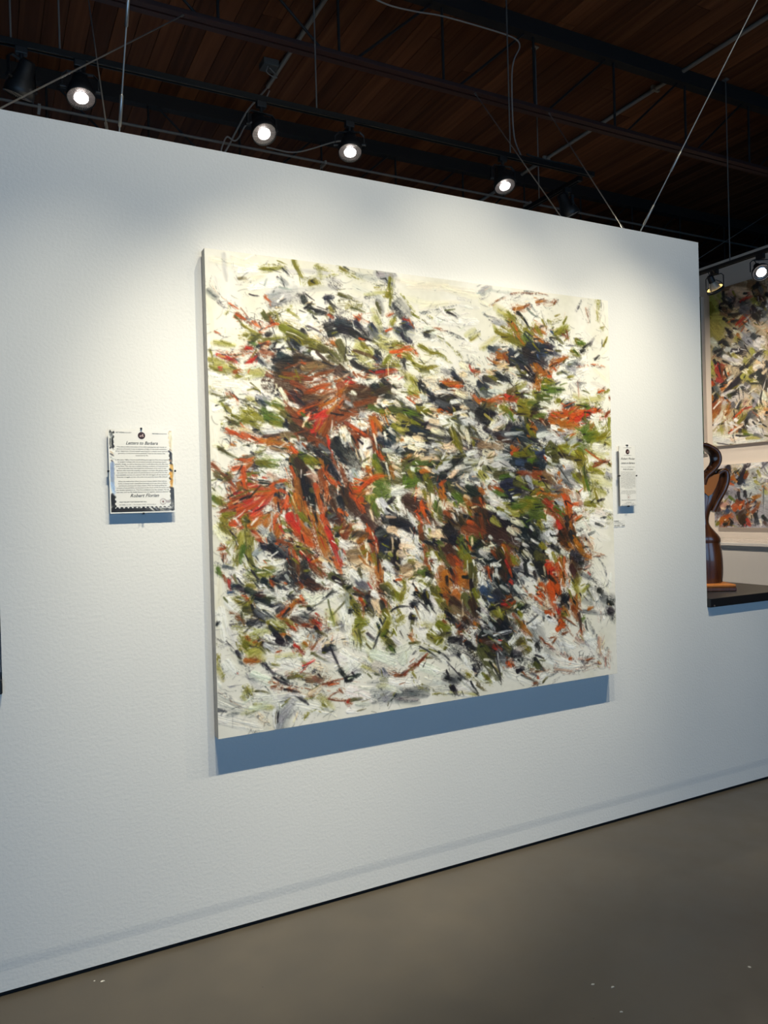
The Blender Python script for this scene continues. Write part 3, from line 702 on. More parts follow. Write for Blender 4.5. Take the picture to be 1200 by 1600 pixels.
MAIN_STROKES = """
Y 36.4 29 40 154 51
Y 32.9 110 21 173 31
G 24.5 74 17 81 104
Y 20.9 153 104 228 78
Y 24.5 7 198 20 371
L 24.5 36 108 52 159
w 29.5 170 129 264 110
w 33.3 136 71 200 54
G 26 324 49 492 39
G 30.7 341 120 531 91
L 39.7 391 69 532 62
g 25.9 254 156 292 143
g 30.3 262 173 321 149
G 21.4 205 224 260 246
L 26.1 302 142 369 154
C 4.9 109 43 117 82 134 111
C 4.2 134 115 199 95
C 3.3 116 122 180 128
C 4.2 133 151 192 180
C 12.2 8 155 34 174
C 8.2 47 190 73 214
g 13 303 83 322 99
O 5.9 210 53 305 38
o 13.5 219 48 300 34
k 5.2 305 42 328 62
o 12.2 349 5 363 35 382 61
o 17.8 415 84 451 76
E 8.9 442 17 513 27
E 13.4 447 16 456 47
O 5.3 381 65 461 61
C 4.4 342 88 391 83
E 9 492 48 538 33
K 13.6 501 70 536 90
R 3.2 18 119 35 152 61 176
R 4.1 61 176 96 198 131 221
x 5.8 87 195 122 213
r 4.2 132 208 158 237
R 8.4 122 231 167 263 212 295
x 9.2 113 236 149 251
x 10.3 176 257 208 277
x 6.9 203 291 231 284
x 8.6 230 158 253 174
C 6.4 154 237 176 257
h 5.9 108 241 139 278
o 7.6 139 274 175 293 202 300
o 21.4 160 316 202 313
h 12.9 174 329 202 304
v 12.9 164 338 192 345
O 6.2 77 235 91 203
O 3.3 70 306 77 235
x 5 30 305 48 312
R 2.5 48 312 147 313
X 13 237 230 260 255
a 11.3 242 229 255 250
x 11.3 251 255 279 258
X 6.4 204 250 250 260
x 6.5 231 275 260 264
h 12.9 219 222 241 247
h 10.8 228 239 252 219
O 13 252 219 310 187
O 17.4 270 236 288 270
C 5.2 243 193 311 159
o 8.8 319 200 334 184
k 17.8 389 142 417 186 467 190
k 11.7 417 186 467 190
n 13.6 479 138 510 130
k 8.2 489 142 518 176
o 13.7 498 173 513 186
x 9.1 492 202 512 210
k 4.4 368 195 407 205
k 5.8 412 200 451 238
w 35.2 309 223 377 217
w 31.3 376 235 417 204
K 4.4 357 237 416 232
w 36.1 415 260 465 274
P 22.7 424 296 484 310
k 13.5 380 272 394 289
k 27.5 485 254 532 241
k 23 495 277 531 269
T 18.2 455 266 485 263
o 30.8 298 270 355 292 403 316
h 22.2 326 290 423 333
o 22.4 354 311 432 342
O 27.3 423 324 513 345
h 27.5 453 340 522 382
a 13.9 504 309 529 326
h 13.6 383 354 422 342
o 10.4 220 321 306 305
E 8.7 239 328 296 320
w 21.7 221 294 250 282
k 13 230 302 249 296
k 4.4 255 273 268 308
g 21.9 248 346 286 329
w 22 276 344 325 331
L 17.7 295 360 343 366
n 17.8 335 321 373 355
k 13.4 349 329 368 346
k 8.9 315 323 343 371
g 18 373 346 393 335
l 15.8 373 355 393 344
n 26.6 285 379 351 411
k 26.7 304 396 411 380
k 22.1 265 399 312 423
b 27 352 384 411 399
w 27.4 422 361 471 381
w 22.9 431 379 472 367
l 13.1 209 393 236 418
n 13 190 394 227 428
w 13.1 217 428 245 445
L 8.8 246 418 283 438
x 13 210 344 239 328
r 21.7 210 366 247 373
R 17.5 219 384 257 372
k 6.5 192 350 229 334
r 12.8 145 362 173 351
d 12.9 150 357 173 360
d 12.5 37 391 72 402
d 14.3 72 398 107 413
X 12.7 99 400 154 379
d 17.2 148 424 181 391
d 8.6 162 414 191 385
W 17.1 117 399 153 397
C 3.4 100 374 163 378
G 16.8 64 376 127 363
o 5 56 342 100 356
E 12.5 29 344 91 348
E 12.5 10 406 54 412
o 6.6 11 376 19 401
O 8.3 5 415 44 426
o 8.3 9 436 70 455
e 16.7 27 431 80 441
o 12.8 89 436 124 452
d 8.4 40 439 53 438
r 17.1 102 453 125 447
o 12.9 110 466 142 473
E 21.7 161 450 207 460
w 21.5 134 433 190 421
w 25.1 8 467 78 481
E 13 161 458 207 447
b 35.6 284 425 380 428
b 36.2 361 402 491 422
r 22.3 292 451 379 456
t 22.7 381 419 491 403
r 18.1 350 466 469 460
r 13.8 429 444 511 421
w 13.8 424 463 449 461
r 13.2 226 455 254 462
k 13.3 255 426 283 452
x 9.1 371 401 386 405
x 9 301 473 340 476
G 32.5 627 28 701 38
g 23.7 724 16 778 15
g 19.1 756 32 788 48
L 37.2 615 76 732 112
L 32.3 572 119 698 135
Y 38.6 811 26 1042 20
Y 44.1 867 49 1174 37
Y 39.3 865 99 1039 102
Y 40.6 1041 31 1211 54
Y 35 921 133 1099 96
C 4.6 555 3 575 24
o 10 549 8 575 19
O 9.2 570 20 658 48
C 4.7 637 45 722 60
O 7.6 700 67 755 66
o 12.4 773 25 771 89
o 19.2 759 95 776 103
o 8.7 771 79 769 147
O 14.4 754 100 776 98
C 3.7 541 94 646 87
h 9.2 541 113 592 126
H 9.2 540 141 634 141
O 18.6 591 159 634 151
h 5.6 591 164 654 177
C 14.3 704 115 719 162
h 9.5 709 134 724 171
G 18.9 666 148 686 184
R 3.8 633 189 730 170
x 7.5 611 200 632 208
x 7.5 627 189 637 208
x 9.4 621 209 674 219
R 5.6 538 212 590 217
K 19.4 786 136 818 162
C 19.4 797 125 840 170
K 14.7 807 163 851 189
O 7.8 832 92 864 128 897 165
o 7.9 880 167 908 179
O 6.1 955 170 972 178
E 9.4 667 109 743 92
x 9.7 762 182 785 170
w 24.5 806 212 828 201
u 19.7 834 200 867 217
n 17.3 833 220 873 226
d 9.9 834 190 862 193
x 5 862 188 884 225
n 19.7 805 242 872 246
C 19.6 794 233 816 251
n 19.8 827 255 860 277
c 14.9 838 249 849 268
o 12.7 778 215 795 194
x 9.7 749 246 777 234
R 4 884 221 988 212
R 7.6 977 213 1041 218
C 4 895 225 977 218
w 34.9 861 247 929 262
w 30.3 942 221 1011 235
w 30.8 999 246 1058 252
k 13.2 935 246 952 250
C 15.2 929 242 952 255
C 6 921 153 1038 127
C 5.1 1003 135 1099 106
k 6.2 1050 141 1091 152
C 6.2 1086 148 1121 165
G 20.7 1112 74 1173 78
L 26 1123 104 1209 106
C 4.1 1001 191 1096 198 1169 223
c 4.1 1002 166 1007 195
w 40.8 1001 176 1097 177
w 36.6 1121 175 1195 169
C 5.2 1047 222 1143 255
O 8.2 999 246 1022 270
o 5.3 1168 254 1205 230
E 15.9 1168 243 1206 220
w 28.4 642 217 674 233
L 14.5 729 200 761 216
G 14.5 740 208 761 236
n 37.1 537 235 599 249
k 27.9 547 253 641 265
k 18.8 588 259 661 292
n 14.1 610 219 641 245
k 9.5 640 284 688 294
x 9.5 624 285 645 288
c 23.9 679 233 705 269
n 11.5 685 223 706 250
L 14.3 663 244 683 271
C 14.5 716 249 749 266
E 19.2 707 192 728 229
O 14.6 726 287 803 291
E 29.1 715 307 802 330
Y 29.2 725 335 778 380
o 14.8 781 302 825 299
o 14.7 734 383 768 342
x 14.8 769 332 824 324 870 311
x 11.9 802 330 859 301
a 8 831 308 875 320
x 9.9 801 345 818 339
x 10.1 887 324 898 338
o 20 830 338 858 346
O 19.7 767 371 823 378
o 14.9 778 380 811 388
o 12.6 858 346 879 374
o 15.2 879 374 936 391
o 15.3 925 396 983 378
O 5.1 960 384 1019 371
h 12.3 913 397 947 405
o 13.2 916 297 962 319
o 10.2 962 319 1009 321
O 10.3 997 317 1055 353
O 5.2 1046 273 1093 310
O 10.5 1093 310 1116 329
k 12 829 358 834 392
K 7.5 812 359 828 392
w 20.1 845 376 868 385
Y 30.4 903 343 1007 356
w 31.1 996 357 1031 375
h 28 535 311 564 365
k 4.7 556 281 566 308 560 347
k 4.7 565 327 553 385
E 19 608 315 660 340
o 19.1 639 312 681 348
h 4.8 629 304 681 348
w 19.2 661 301 704 317
k 17.5 703 337 718 365
n 19.4 697 356 713 375
K 14.2 581 336 606 353
w 23.6 575 364 606 372
K 4.7 596 354 680 396
E 23.9 617 362 680 396
k 19 595 382 647 412 722 413
k 11.7 711 413 778 400
d 14.7 700 419 794 409
r 14.7 711 438 766 420
x 7.9 744 407 794 404
h 9.8 723 393 767 391
w 33.4 594 425 636 437
w 24 603 458 646 455
p 19.4 657 436 689 444
w 19.4 656 464 700 443
r 9.5 594 425 609 443
r 9.6 614 433 646 446
r 9.7 646 441 663 426
b 37.7 531 424 572 450
r 33.1 530 480 592 468
d 14.3 561 464 592 468
a 28.4 529 513 571 488
r 23.9 581 487 655 493
b 29.1 634 494 687 501
k 29.4 688 482 741 509
k 19.7 732 451 775 488
h 14.8 720 471 763 498
w 12 591 501 602 510
w 24.8 765 440 809 457
L 20 810 437 854 474
C 5 799 408 854 464
E 20.2 844 416 889 443
o 13.2 860 435 882 463
E 20.3 865 464 910 482
k 13.3 899 462 933 495
k 15.4 906 452 922 481
P 25.7 935 441 1005 427
Y 30.7 924 411 982 428
C 5.1 912 432 992 468
L 20.9 1018 396 1053 424
C 10.4 1018 396 1053 414
n 15.8 1071 403 1113 437
k 7.4 1077 423 1125 441
p 21.3 1114 406 1138 410
x 15.7 1022 446 1076 443
x 21.1 1052 455 1112 457
a 15.8 1028 456 1113 442
x 16.2 1176 387 1207 385
d 10.7 1158 367 1169 387
k 15.7 1010 457 1039 471
k 12.7 1039 476 1063 469
p 26.2 1003 487 1087 484
K 21.5 1124 462 1185 479
p 21.3 1087 484 1135 492
C 5.3 1115 350 1189 355
C 4.3 1166 316 1189 345
y 26.5 1115 360 1151 378
w 31.7 1130 287 1191 293
k 6.2 939 480 950 505
L 16.2 1202 334 1208 354
g 15.8 1224 34 1263 9
G 21.3 1275 18 1391 16
L 32.4 1351 31 1483 39
Y 21.2 1223 75 1273 91
R 5.4 1286 85 1338 53 1397 26
R 6.5 1397 26 1497 11 1606 10
C 8.3 1477 2 1538 12
C 4.4 1403 36 1389 69 1415 93
C 4.4 1430 39 1468 72
L 32.9 1416 56 1510 36
a 16.5 1408 94 1468 78
r 12.2 1468 78 1495 64
a 11.2 1536 50 1578 40
R 9.1 1578 46 1647 33
r 9.2 1640 45 1654 33
C 4.5 1550 43 1631 90
C 6.7 1496 59 1535 98
G 10.6 1234 126 1298 94
C 5.3 1246 135 1347 168
g 16.2 1296 162 1360 167
C 5.4 1271 154 1360 178
k 11.1 1427 108 1466 137
k 6.7 1466 137 1498 177
c 5.6 1481 82 1548 119
C 4.5 1521 121 1576 84
E 21.6 1323 107 1374 124
o 14.2 1375 113 1413 152
o 24.8 1386 154 1438 203
a 22.1 1399 164 1431 204
O 22.1 1413 131 1439 161
E 10.8 1295 183 1332 222
o 16.3 1307 203 1371 230
o 27.5 1345 221 1410 237
v 27.8 1397 233 1476 243
o 27.7 1384 229 1449 256
o 16.9 1449 245 1489 264
a 13.4 1424 215 1462 255
v 22.5 1464 212 1503 230
o 16.8 1465 180 1504 198
o 6.8 1568 128 1594 164
O 11.5 1602 125 1622 156
O 5.8 1630 139 1687 112
o 8.8 1693 133 1715 104
a 25.5 1525 180 1573 187
o 17 1533 169 1559 199
a 11.4 1518 208 1545 216
u 9.2 1615 173 1642 198
o 26.2 1663 180 1707 149
o 17.4 1642 187 1713 159
r 7 1684 184 1726 203
r 8.2 1713 170 1719 203
a 13.7 1544 222 1592 246
O 11.3 1504 214 1558 226
a 11.6 1592 246 1619 260
Y 26.9 1217 273 1267 258
E 10.8 1229 282 1307 224
w 22 1330 285 1370 262
w 22.2 1383 261 1408 291
G 21.8 1266 290 1317 286
n 16.3 1267 279 1305 287
c 21.9 1305 287 1356 305
n 33.4 1382 292 1420 322
n 45 1421 311 1486 339
k 45.4 1475 286 1555 313
n 34.2 1516 262 1598 267
n 34.7 1584 257 1653 274
u 17.2 1542 282 1583 290
n 28.3 1489 253 1571 258
k 40 1501 317 1568 334
u 11.5 1535 293 1542 309
w 14 1408 307 1428 295
n 22.6 1433 353 1498 381
k 22.8 1472 361 1511 402
n 27.9 1368 336 1393 345
g 11.6 1582 311 1624 298
a 27.5 1316 318 1355 315
r 16.6 1343 306 1368 336
a 16.5 1290 341 1341 358
p 22.1 1315 360 1354 347
p 22.3 1353 368 1406 365
r 5.4 1253 322 1303 350
w 22.4 1380 367 1432 374
h 11.3 1419 354 1445 384
o 17.1 1445 384 1471 394
k 17.1 1445 395 1497 414
w 11.4 1471 388 1505 403
a 34.6 1527 347 1567 378
a 29 1553 378 1608 370
a 17.2 1513 337 1540 368
a 23.4 1609 342 1638 319
r 17.6 1624 325 1680 305
a 17.6 1652 312 1709 298
x 8.2 1623 347 1650 362
x 14.1 1594 387 1636 385
a 17.3 1525 391 1510 435
k 17.3 1498 403 1526 380
a 23.2 1531 423 1559 411
a 23.3 1537 449 1545 422
v 23.4 1565 421 1620 418
v 29.3 1564 443 1619 451
v 23.6 1605 452 1676 443
o 17.6 1579 409 1621 413
w 35.1 1655 230 1711 248
w 41.1 1668 262 1753 267
w 29.7 1708 314 1766 300
w 41.3 1636 385 1735 357
C 4.6 1627 221 1697 238
C 5.8 1654 241 1697 216
o 17.9 1769 205 1812 224
v 15.5 1783 215 1820 218
C 5.9 1755 200 1813 196
k 12 1796 259 1818 252
k 7.2 1812 241 1872 203
c 6.1 1856 226 1879 191
o 20.2 1739 263 1781 276
v 11.9 1753 256 1781 276
O 4.8 1802 309 1818 263
C 6 1751 334 1796 264
C 17.8 1693 337 1766 300
c 17.9 1722 325 1766 311
C 11.9 1707 348 1793 359
c 7.1 1678 360 1720 380
g 18 1736 346 1779 355
X 7.2 1772 333 1853 317
X 7.4 1868 316 1942 323
w 42.4 1778 366 1837 340
o 8.4 1713 386 1749 379
L 18.2 1792 387 1837 363
C 5.9 1711 237 1768 233
h 11.7 1655 208 1683 228
C 4.8 1845 115 1831 82 1862 46
m 5.9 1833 49 1846 92
M 6 1852 114 1855 35
C 8.2 1774 65 1804 18
C 4.7 1805 12 1863 6 1870 34
o 6 1906 64 1912 109
O 14.4 1915 7 1913 86
o 6.1 1926 136 1949 129
o 8.6 1938 221 1962 179
E 4.9 1929 267 1976 229
O 6.1 1949 129 1940 152
Y 36 1892 43 1949 129
L 42 1828 172 1901 223
Y 30.8 1882 338 1955 390
m 6.1 1770 411 1775 478
G 24.2 1748 412 1805 432
C 6 1719 424 1761 456
C 12.1 1770 411 1806 409
w 36.7 1805 432 1864 429
L 30.9 1865 406 1939 425
k 7.4 1883 292 1906 274
O 15 1908 461 1961 436
x 10 1900 450 1938 437
r 7.6 1967 470 1975 481
o 8.8 1938 448 1969 435
x 21.9 1209 511 1259 520
x 27.7 1259 520 1324 496
x 28 1324 496 1401 504
d 16.9 1350 485 1415 503
r 22.7 1375 505 1415 492
k 22.8 1416 471 1455 491
b 17.2 1442 459 1469 469
w 28.5 1429 460 1469 447
o 17.1 1416 455 1456 437
o 23.2 1509 467 1549 487
v 23.4 1536 482 1604 485
o 28.7 1427 513 1508 510
v 23.2 1480 522 1535 520
h 23.4 1535 498 1590 507
o 17.9 1646 499 1681 492
w 29.4 1548 519 1603 539
w 30 1674 482 1745 490
n 18.1 1701 519 1737 512
k 12.1 1687 525 1716 508
E 18.2 1746 479 1789 488
o 18.3 1759 523 1832 509
v 18.5 1817 521 1846 531
w 6.1 1819 453 1861 519
x 18.3 1729 535 1773 522
x 24.3 1700 558 1801 544
x 18.5 1786 555 1875 547
x 12.5 1868 530 1913 534
r 12.7 1950 550 1965 538
E 18.5 1817 498 1907 483
O 12.5 1891 507 1913 517
n 27.3 1211 439 1261 467
k 21.9 1237 417 1300 434
c 21.9 1223 469 1260 488
o 16.5 1263 400 1313 423
w 22.2 1327 401 1378 420
k 16.5 1288 393 1378 420
n 16.7 1326 412 1365 410
l 22.1 1261 467 1324 475
h 16.9 1363 473 1403 450
p 16.4 1251 385 1288 393
w 16.3 1212 407 1238 385
h 33.1 1233 541 1284 540
k 27.5 1207 563 1270 571
y 22.4 1309 539 1334 559
o 16.9 1335 538 1373 568
v 17 1348 548 1373 568
r 8 1374 547 1406 573
o 28.7 1427 535 1493 543
k 17.5 1493 554 1534 531
w 38 33 503 123 507
w 34.7 141 515 214 530
w 33.9 22 590 85 562
W 34.1 19 677 25 782
y 21.1 14 556 58 580
Y 34.5 6 825 20 956
b 44.7 282 481 378 495
b 36.3 328 534 425 576
b 41.3 345 625 443 659
b 46.4 372 688 461 715
r 22.6 330 479 388 504
R 12.8 77 527 112 561
x 5.2 95 539 112 561
o 5.2 150 519 187 513 196 530
E 13.1 149 550 176 567
O 12.6 15 525 50 528
h 4.3 121 551 185 576
c 13.2 195 557 223 565
n 13.2 200 548 218 574
v 10.6 214 548 241 574
g 13.2 186 540 232 556
H 26.1 139 568 202 620
o 21.8 138 595 202 629
v 22.2 212 592 278 617
v 26.9 260 564 307 608
o 22.4 250 582 288 599
w 22.3 231 583 264 595
v 22.3 221 619 287 644
o 17.9 239 637 277 645
h 18.1 288 599 334 652
o 8.5 49 572 66 589
o 11.1 66 584 92 614
o 17.3 92 614 156 630
e 13.1 120 618 165 639
o 21.6 92 636 137 635
o 17.5 137 630 192 660
h 13 83 645 119 635
h 6 65 624 136 666
w 21.6 93 601 111 605
w 17.4 139 586 121 578
k 13.3 173 670 210 682
w 35.7 210 664 276 672
l 22.4 229 677 286 667
w 18.2 296 662 315 666
k 13.6 296 644 334 662
x 12.9 64 667 90 684
x 13 82 676 126 701
x 21.9 127 684 163 705
x 17.7 154 697 200 709
a 17.9 200 705 237 713
a 22.5 228 709 266 699
a 22.6 256 713 313 730
a 9 228 700 266 690
p 17.5 118 666 182 674
b 8.9 209 691 324 671
t 18.2 285 685 343 689
k 9.1 294 699 313 712
w 23 323 707 362 698
w 27.8 342 725 381 720
g 23.2 352 716 371 743
w 18.7 396 715 406 725
r 27.2 308 580 346 606
r 27.5 336 616 393 669
b 22.9 325 653 383 679
r 37.4 402 697 451 724
r 18 300 517 328 543
r 13.6 308 553 346 588
X 9 281 509 337 552
y 17.9 281 509 308 553
w 18.1 318 562 347 570
y 13.4 261 546 298 571
r 23 387 522 489 480
x 18.4 398 513 479 481
r 27.5 346 606 406 568 466 547
x 18.4 356 597 456 556
r 18.6 427 539 519 507
a 14 446 566 523 526
t 13.8 377 541 477 528
b 13.8 377 532 447 538
d 23.2 394 614 445 603 475 584
d 32.7 413 660 444 627 465 593
d 18.7 408 669 443 641
a 28.3 443 668 485 611
r 28.4 462 677 495 611 522 573
a 14.1 475 593 523 545
r 19 494 639 521 582
k 9.2 385 587 436 567
v 9.2 365 597 385 614
w 11.5 375 619 394 614
h 13.9 384 642 403 651
x 14.3 472 686 481 733 490 761
d 14.3 477 705 491 752
r 14.4 485 761 509 808
w 19.1 493 686 513 676
k 19.2 508 695 517 714
c 19.1 492 724 517 742
y 21.4 18 729 62 738
L 17.4 89 737 152 763
h 6.9 31 734 61 755 106 777
h 8.6 35 738 53 746
c 4.3 63 703 80 729
k 3.5 77 694 80 729
h 4.4 125 728 209 700
w 26.6 162 736 199 736
O 13.4 180 754 227 736
w 27.1 227 745 283 753
w 27.3 254 763 312 771
k 4.5 237 727 284 744
t 9 236 736 302 753
C 4.4 157 728 170 781
a 8.7 80 724 94 728
b 7 106 781 198 754
Y 22 105 799 151 790
x 11.5 115 781 151 785
x 13.3 133 790 160 781
k 15.2 164 799 178 808
k 4.5 178 808 191 852
v 22.5 197 794 253 803
o 17.9 179 790 225 790
g 13.4 150 817 187 826
w 27.1 196 826 243 826
w 22.5 186 852 242 853
m 18.2 224 835 261 853
d 7.2 159 839 182 843
d 7.2 200 848 219 853
o 8.9 140 834 187 830
k 13.9 321 780 349 808
x 20.7 317 735 355 771
x 18.5 331 753 350 780
a 11 303 735 322 744
h 37.1 331 780 368 854
b 37.3 350 789 377 854
k 28.2 358 854 375 918
k 33 367 872 375 937
b 18.8 378 817 397 872
v 28 360 762 409 789
o 23.4 380 780 439 789
o 18.9 419 780 449 798
k 18.7 391 734 460 761
k 18.9 430 752 480 780
k 23.9 459 780 488 826
k 24 479 808 508 855
c 14.2 441 724 480 752
x 19.1 448 808 477 854 507 883
x 24.1 477 854 507 883
a 14.3 439 780 459 808
x 13.9 315 808 329 844
m 23.6 388 835 417 854
y 14.2 418 808 438 808
r 12.9 7 799 33 825
r 13 41 834 94 860
h 17.3 19 834 50 851
r 13.1 59 843 93 887
h 13.1 59 851 77 843
x 17.6 87 816 132 808
x 22.1 123 817 130 870
a 13.3 141 808 160 790
x 22.1 113 852 129 896
x 13.4 130 870 138 914
a 13.3 103 869 107 905
h 13.3 116 887 124 914
x 13.2 75 887 101 922
c 4.4 49 869 66 922
l 13.2 85 860 104 843
w 17.3 14 868 40 886
v 17.4 8 921 29 943
o 17.4 21 929 47 948
v 10.7 144 861 167 879
x 22.4 148 879 203 897 251 880
d 17.9 148 874 194 888
x 18.3 232 880 290 862
x 18.4 251 889 280 862
x 26.5 74 948 147 923 241 907
x 35.7 109 967 184 933 251 893
d 26.9 128 949 193 924
x 26.8 100 984 174 959 231 916
d 22.6 154 986 221 933
p 9 165 932 184 924
x 13.3 69 961 100 958
x 8.8 70 926 101 940
r 17.7 83 931 120 923
r 13.2 37 973 73 966
o 17.6 46 987 82 983
k 7.1 110 931 147 914
g 18.4 260 880 289 880
c 11 251 880 270 889
n 13.8 250 916 269 925
O 18.5 289 871 318 890
x 13.8 269 898 288 908
a 27.6 249 934 277 962
r 23.2 278 944 286 998
x 18.6 297 926 287 962
o 23.4 316 935 344 991
a 32.7 338 863 346 918 355 955
a 28.2 346 927 364 982 388 1006
a 18.7 327 917 335 954
l 13.8 229 970 238 997
w 15.8 281 980 281 1003
x 28.1 305 990 314 1004
h 14.3 396 900 404 965
k 12.4 400 919 408 1002
k 9.5 385 928 404 946
x 23.8 416 882 434 947 453 1003
x 24 457 873 464 948
a 19.1 426 900 433 975
r 23.8 438 826 446 891
c 14.6 474 967 483 1004
b 24.2 486 892 505 939
b 19.5 485 948 503 1005
a 14.2 365 946 383 992
o 18 127 994 145 999
a 18.2 182 1000 219 992
b 67.3 580 537 740 531
k 59.8 740 560 906 604
k 61.7 849 635 1021 681
n 50.3 736 667 823 734
k 62.2 845 753 1017 792
b 68.9 628 688 678 783
k 57.8 522 718 593 784
k 64.2 957 833 1151 782
b 69.3 568 926 671 1024
h 61.1 731 832 898 882
k 63.5 1026 530 1194 575
k 54.2 1081 680 1189 730
b 63.2 838 960 1010 1035
k 65.2 1014 883 1170 937
b 55.3 1046 1026 1185 1071
h 42.9 1059 609 1154 679
r 19 528 520 569 538
r 38.2 526 615 589 584
r 28.6 526 586 599 593
r 24.2 600 555 697 533
m 14.3 527 558 549 520
x 14.3 527 567 543 539
w 14.4 586 504 602 513
g 14.4 559 547 589 565
g 11.7 620 593 646 611
v 19.6 664 563 707 571
w 29.7 708 537 740 541
w 29.8 729 551 762 540
p 14.9 729 541 746 540
w 25 775 490 830 503
y 25.1 784 539 806 558
w 25.4 829 527 874 555
w 20.2 808 509 852 526
x 9.1 841 517 874 540
o 19.9 717 580 783 588
h 20.1 761 569 873 585
v 20.4 828 576 884 585
o 25.8 896 564 942 573
y 25.9 926 548 978 551
o 15.6 919 559 954 577
p 15.7 954 562 1001 571
x 21.1 1001 566 1054 579
a 15.8 989 566 1024 580
o 15.2 853 497 887 505
a 10.2 875 506 898 515
n 15.5 945 493 961 522
k 15.6 961 512 990 526
c 21 990 531 1049 549
l 21.3 1061 528 1110 521
p 16.2 1109 547 1146 551
w 20.9 991 491 1063 488
y 21.3 1087 486 1135 505
l 20.6 909 509 932 513
x 16.3 1178 498 1202 523
a 10.9 1184 513 1202 528
c 21.6 1134 525 1171 545
l 20 727 609 771 622
p 15.1 760 598 793 617
e 20.2 794 597 838 611
o 20.3 805 592 860 620
o 15.4 860 615 906 634
w 26.1 930 603 999 621
p 21 952 612 1011 621
w 31.9 1011 611 1064 640
w 21.2 1000 596 1060 589
p 21 940 638 987 647
y 26.4 963 652 1021 666
w 21.5 1059 620 1088 649
p 21.6 1108 577 1132 587
w 27.1 1108 598 1181 611
l 27.2 1119 618 1168 617
w 16.1 1072 579 1133 566
w 21.8 1157 576 1194 595
w 27.2 1112 639 1154 689
y 21.8 1130 649 1147 700
c 16.1 1071 599 1107 618
h 26.9 1058 650 1098 711
o 16.2 1063 660 1103 741
o 11 1166 699 1171 725
l 27.7 1164 751 1194 771
w 27.6 1126 782 1194 782
w 27.6 1139 751 1177 740
o 20.2 770 637 814 665
O 25.5 803 646 859 669
e 15.3 792 651 848 650
n 20.6 860 645 928 663
w 29.1 587 632 650 644
w 19.4 587 651 639 654
p 14.6 614 636 640 640
a 24.7 668 610 692 677
x 14.8 673 620 681 687
a 24.7 684 610 720 657
a 15 715 648 731 667
r 19.3 556 633 649 688
x 14.5 577 642 660 687
r 24.7 649 688 691 716
r 20 680 726 711 774
x 15.1 696 745 722 778
r 24.3 586 670 616 717
w 24 529 671 548 718
w 24.1 545 661 569 717
p 14.5 539 680 549 699
l 20 703 672 725 686
n 25 703 696 746 710
k 15.1 725 667 747 676
w 15.1 753 657 780 676
p 25.5 791 695 824 699
w 20.4 790 715 824 704
a 10.2 807 695 824 699
l 15.3 767 725 812 734
l 20.2 723 740 761 749
g 20.4 767 725 790 715
y 36.1 835 694 903 703
p 25.9 870 679 915 693
w 20.8 880 713 949 722
y 20.7 846 724 914 733
C 5.2 858 684 891 733
p 26.7 1002 712 1055 721
p 21.5 1020 722 1062 711
l 15.9 961 712 996 717
o 10.8 1062 701 1097 731
p 26 844 768 902 758
p 20.9 867 773 890 753
a 15.5 810 783 844 768
p 21 901 778 971 772
p 16 971 772 1000 772
h 25.9 821 793 878 783
v 20.9 866 793 958 792
h 21.4 983 752 1018 782
l 21.6 1017 792 1054 767
l 26.9 993 813 1041 802
g 15.9 948 742 1007 752
l 27.2 1040 843 1076 823
p 21.8 1045 848 1089 813
w 21.9 1077 813 1113 808
l 27.9 1155 844 1186 833
E 16.7 1162 802 1194 787
k 21.8 1065 782 1102 762
w 39.4 627 707 636 783
w 39.6 649 707 657 793
p 24.7 637 726 657 783
y 24.8 630 803 667 812
w 24.7 637 736 649 707
v 20 679 764 699 812
o 25.1 678 793 709 832
w 24.6 571 831 602 841
g 19.7 582 822 596 850
p 19.8 591 860 612 869
k 10.1 711 793 742 841
w 10.2 732 793 742 841
a 20.4 754 812 764 851
p 15.4 765 803 798 822
w 20.6 775 832 797 847
w 20.9 854 817 877 822
v 21 877 822 911 832
v 41.7 830 862 864 852
v 36.5 824 876 875 867
o 20.9 842 832 853 852
k 21.1 888 842 910 862
a 21.1 899 827 946 822
p 15.9 923 812 957 833
g 16 958 823 981 833
o 31.9 922 852 943 902
h 21.3 933 872 954 923
v 35.4 686 870 730 880
v 40.6 685 909 739 919
o 30.2 677 841 720 851
a 25 633 860 709 841
a 20 645 812 666 851
x 25 610 907 665 860 709 851
x 24.7 569 897 611 898
x 34.7 573 916 610 936
x 29.9 594 936 619 984
r 19.7 559 878 578 926
a 19.9 599 926 642 908
p 20.1 642 918 663 927
o 20.1 641 937 674 928
e 20.2 652 946 663 927
v 20.2 663 937 672 995
v 20.3 673 966 688 1005
w 20.6 762 910 807 891
l 25.8 761 919 817 911
w 15.6 783 939 804 979
w 15.7 804 969 815 999
k 15.5 738 958 761 939
w 25.5 689 947 704 996
l 30.7 706 948 748 1007
w 20.6 738 977 769 1022
g 20.6 726 996 758 1017
w 15.6 782 969 803 1018
x 10.6 874 902 861 961
b 26.3 827 950 872 971
w 21.2 886 882 914 902
p 21.1 874 911 908 922
o 16 908 912 919 942
x 21.3 895 961 911 1012
x 16 871 996 906 987
x 16 871 1010 893 1041
x 16 895 981 927 1042
a 21.5 930 972 948 943
p 26.9 936 942 946 998
w 21.5 954 933 959 973
v 27.1 964 973 987 1014
o 21.7 952 1013 986 1034
a 16.2 997 883 1013 934
a 21.7 990 913 1018 954
x 16.2 991 883 1015 868
y 21.8 988 963 1011 994
w 16.4 1031 924 1072 955
p 16.4 1024 964 1083 981
a 10.9 1008 903 1006 974
v 33 1061 924 1109 946
v 27.6 1073 935 1102 966
h 21.8 1026 883 1050 904
a 33.5 1121 946 1156 988 1180 1019
a 22.5 1144 987 1180 1009
p 16.7 1115 936 1145 946
o 16.8 1132 987 1143 1018
w 22.1 1046 1015 1069 1037
x 22.6 1130 1049 1185 1061
